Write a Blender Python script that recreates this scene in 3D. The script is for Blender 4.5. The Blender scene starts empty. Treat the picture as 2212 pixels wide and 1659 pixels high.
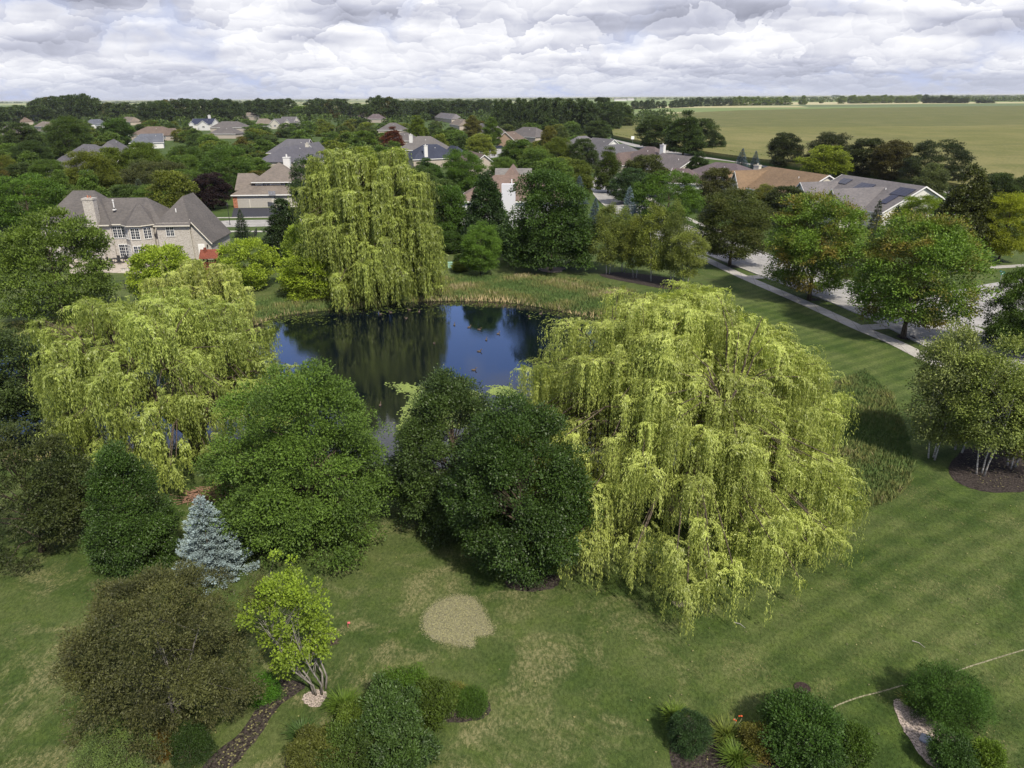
import bpy, math, random
import numpy as np
from mathutils import Vector, Matrix

# ------------------------------------------------------------------ camera, sky, sun
D = bpy.data
SC = bpy.context.scene
COL = SC.collection
CX, CY, FPX = 1106.0, 829.5, 1598.5            # measured frame of the photograph (2212 x 1659)
PITCH, ROLL, CAMH = math.radians(21.2), math.radians(0.39), 24.0
_f = Vector((0, math.cos(PITCH), -math.sin(PITCH)))
_r0, _u0 = Vector((1, 0, 0)), Vector((0, math.sin(PITCH), math.cos(PITCH)))
_r = _r0 * math.cos(ROLL) - _u0 * math.sin(ROLL)
_u = _u0 * math.cos(ROLL) + _r0 * math.sin(ROLL)
cam_d = D.cameras.new('camera'); cam = D.objects.new('camera', cam_d); COL.objects.link(cam)
M = Matrix((_r, _u, -_f)).transposed().to_4x4(); M.translation = (0, 0, CAMH)
cam.matrix_world = M
cam_d.sensor_width = 36.0; cam_d.lens = 36.0 * FPX / 2212.0
cam_d.clip_start = 0.5; cam_d.clip_end = 60000
SC.camera = cam
SC.render.resolution_x, SC.render.resolution_y = 1024, 768
SC.view_settings.view_transform = 'Standard'; SC.view_settings.look = 'None'
SC.view_settings.gamma = 1.0; SC.view_settings.use_curve_mapping = False
SC.view_settings.exposure = 0.4
SC.cycles.max_bounces = 7; SC.cycles.diffuse_bounces = 3; SC.cycles.glossy_bounces = 3
SC.cycles.transmission_bounces = 4; SC.cycles.transparent_max_bounces = 8

SUN_AZ, SUN_EL = math.radians(152), math.radians(47)   # azimuth clockwise from +Y (behind the camera, to the right)
sun_dir = Vector((math.sin(SUN_AZ) * math.cos(SUN_EL), math.cos(SUN_AZ) * math.cos(SUN_EL), math.sin(SUN_EL)))
sd = D.lights.new('sun', 'SUN'); sd.energy = 4.7; sd.angle = math.radians(2.0); sd.color = (1.0, 0.93, 0.80)
so = D.objects.new('sun', sd); COL.objects.link(so)
so.rotation_euler = (-sun_dir).to_track_quat('-Z', 'Y').to_euler()

W = D.worlds.new('World'); SC.world = W; W.use_nodes = True
def NT(tree):
    n, l = tree.nodes, tree.links
    def N(t, **k):
        x = n.new(t)
        for a, b in k.items():
            if a == 'i':
                for kk, vv in b.items():
                    if hasattr(vv, 'is_linked') or hasattr(vv, 'links'): l.new(vv, x.inputs[kk])
                    else: x.inputs[kk].default_value = vv
            else: setattr(x, a, b)
        return x
    def MA(op, a, b=0.0, c=0.0, clamp=False):
        x = n.new('ShaderNodeMath'); x.operation = op; x.use_clamp = clamp
        for i, v in enumerate((a, b, c)):
            if hasattr(v, 'links'): l.new(v, x.inputs[i])
            else: x.inputs[i].default_value = v
        return x.outputs[0]
    def MIX(f, a, b, mode='MIX'):
        x = n.new('ShaderNodeMix'); x.data_type = 'RGBA'; x.blend_type = mode
        for s, v in ((0, f), (6, a), (7, b)):
            if hasattr(v, 'links'): l.new(v, x.inputs[s])
            else: x.inputs[s].default_value = v if s == 0 else (*v, 1)[:4]
        return x.outputs[2]
    def RAMP(v, a, b):                      # smooth 0..1 between a and b
        x = n.new('ShaderNodeMapRange'); x.interpolation_type = 'SMOOTHSTEP'
        l.new(v, x.inputs[0]); x.inputs[1].default_value = a; x.inputs[2].default_value = b
        return x.outputs[0]
    def NOISE(vec, scale, detail=4, rough=0.55, dist=0.0):
        x = n.new('ShaderNodeTexNoise')
        if vec is not None: l.new(vec, x.inputs['Vector'])
        x.inputs['Scale'].default_value = scale; x.inputs['Detail'].default_value = detail
        x.inputs['Roughness'].default_value = rough; x.inputs['Distortion'].default_value = dist
        return x.outputs[0]
    def MAPV(vec, scale=(1, 1, 1), loc=(0, 0, 0), rot=(0, 0, 0)):
        x = n.new('ShaderNodeMapping'); l.new(vec, x.inputs[0])
        x.inputs['Location'].default_value = loc; x.inputs['Rotation'].default_value = rot; x.inputs['Scale'].default_value = scale
        return x.outputs[0]
    return n, l, N, MA, MIX, RAMP, NOISE, MAPV

def build_world():
    n, l, N, MA, MIX, RAMP, NOISE, MAPV = NT(W.node_tree)
    n.clear()
    sky = N('ShaderNodeTexSky', sky_type='NISHITA'); sky.sun_disc = False
    sky.sun_elevation = SUN_EL; sky.sun_rotation = SUN_AZ
    sky.altitude = 200; sky.air_density = 1.0; sky.dust_density = 0.6; sky.ozone_density = 2.0
    skyc = MIX(1.0, sky.outputs[0], (0.15, 0.15, 0.20), 'MULTIPLY')
    tc = N('ShaderNodeTexCoord'); g = tc.outputs['Generated']
    sep = N('ShaderNodeSeparateXYZ'); l.new(g, sep.inputs[0]); z = sep.outputs[2]
    def layer(scale, stretch, off):
        v = MAPV(g, (scale, scale, scale * stretch), (off, off * 0.7, off * 1.3))
        nd = N('ShaderNodeTexNoise'); l.new(v, nd.inputs['Vector']); nd.inputs['Scale'].default_value = 2.2; nd.inputs['Detail'].default_value = 6; nd.inputs['Roughness'].default_value = .52
        vm = N('ShaderNodeVectorMath', operation='SUBTRACT'); l.new(nd.outputs['Color'], vm.inputs[0]); vm.inputs[1].default_value = (.5, .5, .5)
        vs = N('ShaderNodeVectorMath', operation='MULTIPLY_ADD'); l.new(vm.outputs[0], vs.inputs[0]); vs.inputs[1].default_value = (.85, .85, .62); l.new(v, vs.inputs[2])
        sp = N('ShaderNodeSeparateXYZ'); l.new(vs.outputs[0], sp.inputs[0])
        tot = None; dsum = None
        for k_, w_ in ((1.0, .62), (2.3, .62), (5.1, .30)):
            vo = N('ShaderNodeTexVoronoi', feature='F1'); l.new(vs.outputs[0], vo.inputs['Vector']); vo.inputs['Scale'].default_value = k_
            pz = N('ShaderNodeSeparateXYZ'); l.new(vo.outputs['Position'], pz.inputs[0])
            hh = MA('MULTIPLY', MA('SUBTRACT', sp.outputs[2], pz.outputs[2]), w_ * k_ * .8)
            dd = MA('MULTIPLY', vo.outputs['Distance'], w_ * .5)
            tot = hh if tot is None else MA('ADD', tot, hh); dsum = dd if dsum is None else MA('ADD', dsum, dd)
        big = NOISE(v, .8, 3, .5)
        d_ = MA('ADD', MA('SUBTRACT', .72, dsum), MA('MULTIPLY', MA('SUBTRACT', big, .5), .9))
        return d_, tot
    A = layer(6.0, 1.7, 3.1); C_ = layer(15.0, 2.8, 5.7)
    wC = MA('SUBTRACT', 1.0, RAMP(z, 0.015, 0.055))
    def comb(i):
        m2 = N('ShaderNodeMix'); m2.data_type = 'FLOAT'
        l.new(wC, m2.inputs[0]); l.new(A[i], m2.inputs[2]); l.new(C_[i], m2.inputs[3])
        return m2.outputs[0]
    d, e = comb(0), comb(1)
    # broken cover: nearly closed towards the horizon, opening to blue higher up
    open_ = MA('MULTIPLY', RAMP(z, 0.12, 0.20), MA('SUBTRACT', 1.0, RAMP(z, 0.33, 0.42)))
    lo = MA('ADD', .01, MA('MULTIPLY', open_, 0.42))
    cover = MA('DIVIDE', MA('SUBTRACT', d, lo), 0.22, clamp=True)
    lit = MA('ADD', MA('MULTIPLY', e, 0.62), 0.46, clamp=True)
    big = NOISE(MAPV(g, (2.2, 2.2, 14), (1.3, 4.0, 0)), 2.0, 3, 0.5)
    lit2 = MA('ADD', MA('MULTIPLY', lit, 0.80), MA('MULTIPLY', RAMP(big, 0.36, 0.64), 0.5), clamp=True)
    thick = RAMP(d, 0.55, 0.9)
    lit3 = MA('SUBTRACT', lit2, MA('MULTIPLY', thick, 0.18), clamp=True)
    cr = N('ShaderNodeValToRGB'); l.new(lit3, cr.inputs[0])
    el = cr.color_ramp.elements
    el[0].position = 0.02; el[0].color = (0.20, 0.21, 0.27, 1)
    el[1].position = 1.0; el[1].color = (0.86, 0.86, 0.88, 1)
    el2 = cr.color_ramp.elements.new(0.5); el2.color = (0.47, 0.485, 0.575, 1)
    haze = MA('SUBTRACT', 1.0, RAMP(z, -0.002, 0.045))
    cl = MIX(MA('MULTIPLY', haze, 0.7), cr.outputs[0], (0.47, 0.50, 0.60))
    mixd = MIX(cover, skyc, cl); mixd_n = mixd.node; l.remove(mixd_n.inputs[6].links[0])
    gap = MIX(RAMP(z, 0.10, 0.26), (0.44, 0.49, 0.66), skyc); l.new(gap, mixd_n.inputs[6])
    below = RAMP(z, -0.02, 0.0)
    fin = MIX(below, (0.12, 0.14, 0.08), mixd)
    bg = N('ShaderNodeBackground'); l.new(fin, bg.inputs[0]); bg.inputs[1].default_value = 0.95
    out = N('ShaderNodeOutputWorld'); l.new(bg.outputs[0], out.inputs[0])
build_world()

# ------------------------------------------------------------------ photo frame -> ground
def ray(px, py): return _f * FPX + _r * (px - CX) - _u * (py - CY)
def at(px, py, z=0.0):
    d = ray(px, py); t = (z - CAMH) / d.z
    return (d.x * t, d.y * t)
def proj(p):
    v = Vector(p) - Vector((0, 0, CAMH)); w = v.dot(_f)
    if w < 0.1: w = 0.1
    return (CX + FPX * v.dot(_r) / w, CY - FPX * v.dot(_u) / w, w)
def column(tx, ty, by):
    """stand a column whose top is seen at (tx,ty) and whose foot is seen at row by"""
    lo, hi = 0.05, 23.5
    for _ in range(40):
        h = (lo + hi) / 2; x, y = at(tx, ty, h)
        if proj((x, y, 0))[1] < by: lo = h          # foot too far: raise top
        else: hi = h
    return x, y, h

# ------------------------------------------------------------------ mesh helpers
def mk(name, V, faces, mats=(), mi=None, tint=None, smooth=False):
    """faces: list of int arrays (n,k)"""
    me = D.meshes.new(name)
    V = np.asarray(V, np.float32).reshape(-1, 3)
    me.vertices.add(len(V)); me.vertices.foreach_set('co', V.ravel())
    idx = []; starts = []; s = 0
    for f in faces:
        f = np.asarray(f, np.int32)
        if f.size == 0: continue
        idx.append(f.ravel()); k = f.shape[1]
        starts.append(s + np.arange(len(f), dtype=np.int32) * k); s += f.size
    idx = np.concatenate(idx); starts = np.concatenate(starts)
    me.loops.add(len(idx)); me.loops.foreach_set('vertex_index', idx)
    me.polygons.add(len(starts)); me.polygons.foreach_set('loop_start', starts)
    for m in mats: me.materials.append(m)
    if mi is not None: me.polygons.foreach_set('material_index', np.asarray(mi, np.int32))
    if smooth: me.polygons.foreach_set('use_smooth', np.ones(len(starts), bool))
    if tint is not None:
        a = me.attributes.new('tint', 'FLOAT', 'FACE'); a.data.foreach_set('value', np.asarray(tint, np.float32))
    me.update(calc_edges=True); me.validate()
    return me

class MB:
    def __init__(s): s.v = []; s.f = []; s.m = []
    def add(s, vs, fs, m=0):
        b = len(s.v); s.v += [tuple(v) for v in vs]; s.f += [tuple(b + i for i in f) for f in fs]; s.m += [m] * len(fs)
    def box(s, x0, x1, y0, y1, z0, z1, m=0, T=None):
        vs = [(x, y, z) for z in (z0, z1) for y in (y0, y1) for x in (x0, x1)]
        if T is not None: vs = [T @ Vector(v) for v in vs]
        s.add(vs, [(0, 2, 3, 1), (4, 5, 7, 6), (0, 1, 5, 4), (2, 6, 7, 3), (0, 4, 6, 2), (1, 3, 7, 5)], m)
    def tube(s, pts, rad, n=6, m=0, cap=True):
        pts = [Vector(p) for p in pts]; b = len(s.v)
        for i, p in enumerate(pts):
            t = (pts[min(i + 1, len(pts) - 1)] - pts[max(i - 1, 0)]).normalized()
            a = t.orthogonal().normalized() if i == 0 else (a - t * a.dot(t)).normalized()
            c = t.cross(a); r = rad[i] if hasattr(rad, '__len__') else rad
            for k in range(n):
                q = 2 * math.pi * k / n; s.v.append(tuple(p + (a * math.cos(q) + c * math.sin(q)) * r))
        for i in range(len(pts) - 1):
            for k in range(n):
                s.f.append((b + i * n + k, b + i * n + (k + 1) % n, b + (i + 1) * n + (k + 1) % n, b + (i + 1) * n + k)); s.m.append(m)
        if cap:
            s.f.append(tuple(b + k for k in range(n))[::-1]); s.m.append(m)
            s.f.append(tuple(b + (len(pts) - 1) * n + k for k in range(n))); s.m.append(m)
    def ball(s, c, r, m=0, seg=8, rings=5):
        b = len(s.v); cx, cy, cz = c; rx, ry, rz = r if hasattr(r, '__len__') else (r, r, r)
        for i in range(rings + 1):
            th = math.pi * i / rings
            for k in range(seg):
                ph = 2 * math.pi * k / seg
                s.v.append((cx + rx * math.sin(th) * math.cos(ph), cy + ry * math.sin(th) * math.sin(ph), cz + rz * math.cos(th)))
        for i in range(rings):
            for k in range(seg):
                s.f.append((b + i * seg + k, b + (i + 1) * seg + k, b + (i + 1) * seg + (k + 1) % seg, b + i * seg + (k + 1) % seg)); s.m.append(m)
    def mesh(s, name, mats, smooth=False):
        me = D.meshes.new(name); me.from_pydata(s.v, [], s.f)
        for q in mats: me.materials.append(q)
        me.polygons.foreach_set('material_index', s.m)
        if smooth: me.polygons.foreach_set('use_smooth', [True] * len(s.f))
        me.update(); return me

def obj(name, me, parent=None, color=None):
    o = D.objects.new(name, me); COL.objects.link(o)
    if parent is not None: o.parent = parent
    if color is not None: o.color = (*color[:3], 1)
    return o
def tag(o, label=None, cat=None, group=None, kind=None):
    if label: o['label'] = label
    if cat: o['category'] = cat
    if group: o['group'] = group
    if kind: o['kind'] = kind
    return o
def empty(name, loc, rz=0.0):
    o = D.objects.new(name, None); COL.objects.link(o); o.location = loc; o.rotation_euler = (0, 0, rz); o.empty_display_size = 0.3
    return o
def struct(name, me): return tag(obj(name, me), name.replace('_', ' '), None, None, 'structure')

# ------------------------------------------------------------------ materials
def new_mat(name):
    m = D.materials.new(name); m.use_nodes = True; m.node_tree.nodes.clear(); return m
def finish(m, N, l, col, rough=0.8, spec=0.3, bump=None, bstr=0.3, bdist=0.05, metal=0.0):
    p = N('ShaderNodeBsdfPrincipled')
    if hasattr(col, 'links'): l.new(col, p.inputs['Base Color'])
    else: p.inputs['Base Color'].default_value = (*col, 1)
    if hasattr(rough, 'links'): l.new(rough, p.inputs['Roughness'])
    else: p.inputs['Roughness'].default_value = rough
    p.inputs['Specular IOR Level'].default_value = spec; p.inputs['Metallic'].default_value = metal
    if bump is not None:
        b = N('ShaderNodeBump'); l.new(bump, b.inputs['Height']); b.inputs['Strength'].default_value = bstr; b.inputs['Distance'].default_value = bdist
        l.new(b.outputs[0], p.inputs['Normal'])
    o = N('ShaderNodeOutputMaterial'); l.new(p.outputs[0], o.inputs[0]); return p
def simple(name, col, rough=0.7, spec=0.3, var=0.25, scale=3.0, metal=0.0):
    m = new_mat(name); n, l, N, MA, MIX, RAMP, NOISE, MAPV = NT(m.node_tree)
    tc = N('ShaderNodeTexCoord')
    k = RAMP(NOISE(tc.outputs['Object'], scale, 5, 0.6), 0.3, 0.7)
    c = MIX(k, tuple(x * (1 - var) for x in col), tuple(x * (1 + var) for x in col))
    finish(m, N, l, c, rough, spec, metal=metal); return m
def leaf_mat(name, trans=0.3, rough=0.55, spec=0.25, warm=(1.55, 1.5, 1.0), dark=0.52, sc_=.86):
    m = new_mat(name); n, l, N, MA, MIX, RAMP, NOISE, MAPV = NT(m.node_tree)
    oi = N('ShaderNodeObjectInfo'); at_ = N('ShaderNodeAttribute', attribute_name='tint')
    au = N('ShaderNodeAttribute', attribute_name='autumn', attribute_type='OBJECT')
    tc = N('ShaderNodeTexCoord')
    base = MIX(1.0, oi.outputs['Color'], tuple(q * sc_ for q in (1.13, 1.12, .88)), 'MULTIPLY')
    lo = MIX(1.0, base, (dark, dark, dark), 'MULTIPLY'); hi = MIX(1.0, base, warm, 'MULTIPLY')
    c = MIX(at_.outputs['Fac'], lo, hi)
    nz = NOISE(tc.outputs['Object'], 0.33, 3, 0.6)
    af = MA('MULTIPLY', RAMP(nz, 0.47, 0.64), au.outputs['Fac'], clamp=True)
    orange = MIX(at_.outputs['Fac'], (0.10, 0.06, 0.015), (0.27, 0.135, 0.035))
    af = MA('MULTIPLY', af, .75)
    c = MIX(af, c, orange)
    p = N('ShaderNodeBsdfPrincipled'); l.new(c, p.inputs['Base Color'])
    p.inputs['Roughness'].default_value = rough; p.inputs['Specular IOR Level'].default_value = spec
    t = N('ShaderNodeBsdfTranslucent'); l.new(MIX(1.0, c, (1.2, 1.3, 0.6), 'MULTIPLY'), t.inputs[0])
    mx = N('ShaderNodeMixShader'); mx.inputs[0].default_value = trans
    l.new(p.outputs[0], mx.inputs[1]); l.new(t.outputs[0], mx.inputs[2])
    o = N('ShaderNodeOutputMaterial'); l.new(mx.outputs[0], o.inputs[0]); return m
M_LEAF = leaf_mat('leaf')
M_WAXY = leaf_mat('waxy_leaf', 0.2, 0.48, 0.3)
M_WILLOW = leaf_mat('willow_leaf', 0.36, 0.42, 0.4, (1.7, 1.62, 1.9), 0.50, 1.08)
M_NEEDLE = leaf_mat('needle', 0.1, 0.6, 0.2, (1.5, 1.5, 1.5), 0.45)
def bark_mat(name, a, b, sc=(6, 6, 1.2)):
    m = new_mat(name); n, l, N, MA, MIX, RAMP, NOISE, MAPV = NT(m.node_tree)
    tc = N('ShaderNodeTexCoord'); f = NOISE(MAPV(tc.outputs['Object'], sc), 2.0, 5, 0.65)
    finish(m, N, l, MIX(RAMP(f, 0.35, 0.65), a, b), 0.9, 0.1, f, 0.5, 0.04); return m
M_BARK = bark_mat('bark', (0.035, 0.028, 0.02), (0.12, 0.095, 0.07))
M_BARKG = bark_mat('grey_bark', (0.10, 0.09, 0.08), (0.26, 0.24, 0.21))
M_BIRCH = bark_mat('birch_bark', (0.16, 0.14, 0.12), (0.62, 0.60, 0.55), (1.5, 1.5, 9))
M_TWIG = simple('willow_twig', (0.30, 0.24, 0.07), 0.7)

rng = np.random.default_rng(7)
# ------------------------------------------------------------------ leaves
def leaf_quads(P, A, Nn, L, Wd):
    """P points, A axis (unit), Nn approx normal, L length, Wd width -> diamond quads"""
    S = np.cross(A, Nn); S /= (np.linalg.norm(S, axis=1, keepdims=True) + 1e-9)
    L = np.asarray(L).reshape(-1, 1) * np.ones((len(P), 1)); Wd = np.asarray(Wd).reshape(-1, 1) * np.ones((len(P), 1))
    V = np.empty((len(P), 4, 3))
    V[:, 0] = P; V[:, 1] = P + A * L * 0.5 + S * Wd * 0.5; V[:, 2] = P + A * L; V[:, 3] = P + A * L * 0.5 - S * Wd * 0.5
    return V.reshape(-1, 3)
def unit(a): return a / (np.linalg.norm(a, axis=1, keepdims=True) + 1e-9)
def quadmesh(name, V, tint, mat):
    F = np.arange(len(V), dtype=np.int32).reshape(-1, 4)
    return mk(name, V, [F], [mat], None, np.clip(tint, 0, 1))
PROF = {
 'round': lambda t: np.sqrt(np.clip(1 - (2 * t - 0.92) ** 2 / 1.18, 0, 1)),
 'oval':  lambda t: np.clip(np.sin(np.pi * np.clip(t * 0.9 + 0.12, 0, 1)) ** 0.75, 0, 1),
 'broad': lambda t: np.sqrt(np.clip(1 - (1.5 * t - 0.42) ** 2 / 1.2, 0, 1)) ,
 'cone':  lambda t: np.clip((1 - t) ** 0.72 * (0.72 + 0.5 * np.clip(t / 0.2, 0, 1)) / 1.05, 0, 1.05),
 'spread': lambda t: np.clip(0.45 + 0.75 * np.sin(np.pi * t * 0.92) ** 1.0, 0, 1) * np.sqrt(np.clip(1.02 - t ** 3, 0, 1)),
 'dome':  lambda t: np.sqrt(np.clip(1 - t ** 2.2, 0, 1)),
 'egg': lambda t: np.clip(1.06 * (1 - t ** 1.7) ** .8 * (0.72 + .28 * np.clip(t / .25, 0, 1)), 0, 1.0),
 'vase':  lambda t: np.clip(0.25 + 0.95 * t, 0, 1) * np.sqrt(np.clip(1.0 - np.clip(t, 0, 1) ** 5, 0, 1)),
}
def broadleaf(name, seed, h=10.0, r=4.0, z0=1.6, prof='round', clumps=260, per=70, leaf=0.3, cr=0.8, lump=0.28,
              mat=None, flat=0.7, fill=0.35, bark=None, tr=0.16, stems=1, aspect=0.55, lean=0.0, limbs=26, droop=0.0, boughs=0):
    """crown mesh of leaf clumps + trunk mesh with limbs reaching into the crown"""
    g = np.random.default_rng(seed); pf = PROF[prof]
    # lobes that break the outline
    K = 16; ld = unit(g.normal(size=(K, 3)) * (1, 1, 0.8)); la = g.uniform(-1.0, 1.0, K) * lump
    r_in = r; r = max(r - cr * .45, r * .75); h0_ = h - cr * .35
    nbg = boughs or int(np.clip(clumps / 11, 14, 60))
    # bough heads spread evenly over the crown, then clumps over each head
    tb = g.uniform(0.02, .98, nbg * 12); tb = tb[g.uniform(0, 1, len(tb)) < (pf(tb) * .85 + .15)]; ab = g.uniform(0, 2 * np.pi, len(tb)); rb_ = 1 - fill * g.uniform(0, 1, len(tb)) ** 1.7
    hs = (h0_ - z0)
    BP = np.stack([np.cos(ab) * pf(tb) * rb_ * r * .86, np.sin(ab) * pf(tb) * rb_ * r * .86, z0 + hs * (tb * .9 + .03)], 1)
    sel = [0]; dmin = np.linalg.norm(BP - BP[0], axis=1)
    while len(sel) < min(nbg, len(BP)):
        j = int(np.argmax(dmin * g.uniform(.75, 1, len(dmin)))); sel.append(j); dmin = np.minimum(dmin, np.linalg.norm(BP - BP[j], axis=1))
    BC = BP[sel]; tB = tb[sel]; nB = len(sel)
    ctr = np.array([0, 0, z0 + hs * .42])
    bo = unit(BC - ctr); bump = 1 + (np.clip(bo @ ld.T, 0, 1) ** 5) @ la
    BC = ctr + (BC - ctr) * bump[:, None] ** np.array([1., 1., .5]); BC[:, 2] = np.minimum(BC[:, 2], h0_ - .12 * r); BC[:, 0] += lean * BC[:, 2]
    br = r * (.62 / math.sqrt(nB / 16.)) * g.uniform(.75, 1.3, nB)
    wgt = br ** 2 / (br ** 2).sum(); bi = g.choice(nB, clumps, p=wgt); n = clumps
    dd = unit(g.normal(size=(n, 3)) + bo[bi] * .9 + (0, 0, .55)); C = BC[bi] + dd * br[bi][:, None] * (1, 1, .85) * g.uniform(.55, 1.0, n)[:, None]
    C[:, 2] = np.clip(C[:, 2], z0 + .1, h0_); t = np.clip((C[:, 2] - z0) / hs, 0, 1)
    btint = g.uniform(-.16, .16, nB)[bi]
    cs = cr * g.uniform(0.55, 1.35, n); tc = g.uniform(0.2, 0.66, n) + btint
    cnt = np.maximum(8, (per * (cs / cr) ** 1.7).astype(int))
    idx = np.repeat(np.arange(n), cnt); m = len(idx)
    d = unit(g.normal(size=(m, 3))); d[:, 2] = np.where(d[:, 2] < -0.25, -d[:, 2] * 0.6, d[:, 2]); d = unit(d)
    s = g.uniform(0.35, 1.0, m) ** 0.5 * (1 + 0.22 * g.normal(size=m))
    P = C[idx] + d * (s * cs[idx])[:, None] * (1, 1, flat)
    out = unit(C[idx] - np.array([0, 0, z0 + (h - z0) * 0.4]))
    A = unit(d * 0.8 + out * 0.5 + g.normal(size=(m, 3)) * 0.55 + np.array([0, 0, -0.25]))
    Nn = unit(d * 0.6 + out * 0.4 + np.array([0, 0, 0.6]) + g.normal(size=(m, 3)) * 0.45)
    L = leaf * g.uniform(0.65, 1.3, m)
    V = leaf_quads(P, A, Nn, L, L * aspect)
    rr2 = np.hypot(P[:, 0] - lean * P[:, 2], P[:, 1]); kxy = r_in / np.percentile(rr2, 97); kz = (h - z0) / (np.percentile(P[:, 2], 99.3) - z0)
    SC_ = np.array([kxy, kxy, kz]); OFF = np.array([0, 0, z0]); V = (V - OFF) * SC_ + OFF; C = (C - OFF) * SC_ + OFF
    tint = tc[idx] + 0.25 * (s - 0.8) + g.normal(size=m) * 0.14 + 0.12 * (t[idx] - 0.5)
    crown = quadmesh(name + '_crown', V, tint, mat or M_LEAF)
    # wood
    mb = MB(); rs = random.Random(seed)
    order = g.permutation(n)[:limbs]
    th = h * 0.72
    for k in range(stems):
        a = 2 * math.pi * k / max(stems, 1) + rs.random(); sp = 0.0 if stems == 1 else r * 0.42
        x0, y0 = (0, 0) if stems == 1 else (0.25 * math.cos(a), 0.25 * math.sin(a))
        pts = [(x0, y0, -0.15), (x0 + sp * 0.15 * math.cos(a), y0 + sp * 0.15 * math.sin(a), th * 0.15)]
        for q in (0.4, 0.7, 1.0):
            pts.append((x0 + sp * q * math.cos(a) + rs.uniform(-.15, .15) + lean * th * q, y0 + sp * q * math.sin(a) + rs.uniform(-.15, .15), th * q))
        b = tr * (1 if stems == 1 else 0.55)
        mb.tube(pts, [b * 1.5, b, b * 0.78, b * 0.5, b * 0.2], 8)
        for j in order[k::stems]:
            c = C[j]; za = max(0.25 * c[2], min(c[2] * 0.62, th * 0.9)); q = za / th
            ax = x0 + sp * q * math.cos(a) + lean * za; ay = y0 + sp * q * math.sin(a)
            st = Vector((ax, ay, za)); en = Vector(c) * 1.0
            mid = st.lerp(en, 0.5) + Vector((rs.uniform(-.3, .3), rs.uniform(-.3, .3), 0.12 * (en - st).length))
            rb = b * 0.45 * (1 - 0.6 * q)
            mb.tube([st, st.lerp(mid, .5) + Vector((0, 0, .1)), mid, en], [rb, rb * .8, rb * .55, rb * .15], 5, cap=False)
    return crown, mb.mesh(name + '_trunk', [bark or M_BARK], True)

def conifer(name, seed, h=8.0, r=2.6, whorls=26, boughs=11, leaf=0.16, mat=None, up=0.25, dens=1.0, z0=0.25):
    g = np.random.default_rng(seed); Pp = []; Aa = []; tt = []
    for i in range(whorls):
        t = (i + g.uniform(-.3, .3)) / whorls; t = min(max(t, 0), 0.985); z = z0 + (h - z0) * t
        R = r * (1 - t) ** 0.88 + 0.12
        nb = max(4, int(boughs * (0.5 + 0.6 * (1 - t))))
        a0 = g.uniform(0, 6.28)
        for k in range(nb):
            a = a0 + 2 * np.pi * k / nb + g.uniform(-.25, .25); Rk = R * g.uniform(0.72, 1.12)
            m = int(34 * dens * Rk / r * 2.4) + 8
            u = g.uniform(0.12, 1.0, m) ** 0.75
            side = g.normal(size=m) * 0.20 * Rk * (1.05 - u)
            zz = z - 0.30 * Rk * u + up * Rk * u ** 2.2 + g.normal(size=m) * 0.05
            x = Rk * u * np.cos(a) - side * np.sin(a); y = Rk * u * np.sin(a) + side * np.cos(a)
            Pp.append(np.stack([x, y, zz], 1))
            sg = np.sign(side)[:, None]
            Aa.append(unit(np.array([np.cos(a), np.sin(a), 0.25]) + sg * 0.7 * np.array([-np.sin(a), np.cos(a), 0]) + g.normal(size=(m, 3)) * 0.35))
            tt.append(0.25 + 0.5 * u + g.normal(size=m) * 0.12)
    m = 60; Pp.append(np.stack([g.normal(size=m) * .06, g.normal(size=m) * .06, h - g.uniform(0, .9, m)], 1)); Aa.append(unit(g.normal(size=(m, 3)) * .5 + (0, 0, .8))); tt.append(np.full(m, .7))
    P = np.concatenate(Pp); A = np.concatenate(Aa); T = np.concatenate(tt)
    L = leaf * g.uniform(.7, 1.4, len(P)); Nn = unit(g.normal(size=(len(P), 3)) * .6 + (0, 0, 1))
    crown = quadmesh(name + '_crown', leaf_quads(P, A, Nn, L, L * 0.42), T, mat or M_NEEDLE)
    mb = MB(); mb.tube([(0, 0, -.1), (0, 0, h * .5), (0, 0, h * .95)], [h * .02, h * .012, .02], 7)
    return crown, mb.mesh(name + '_trunk', [M_BARK], True)

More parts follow.
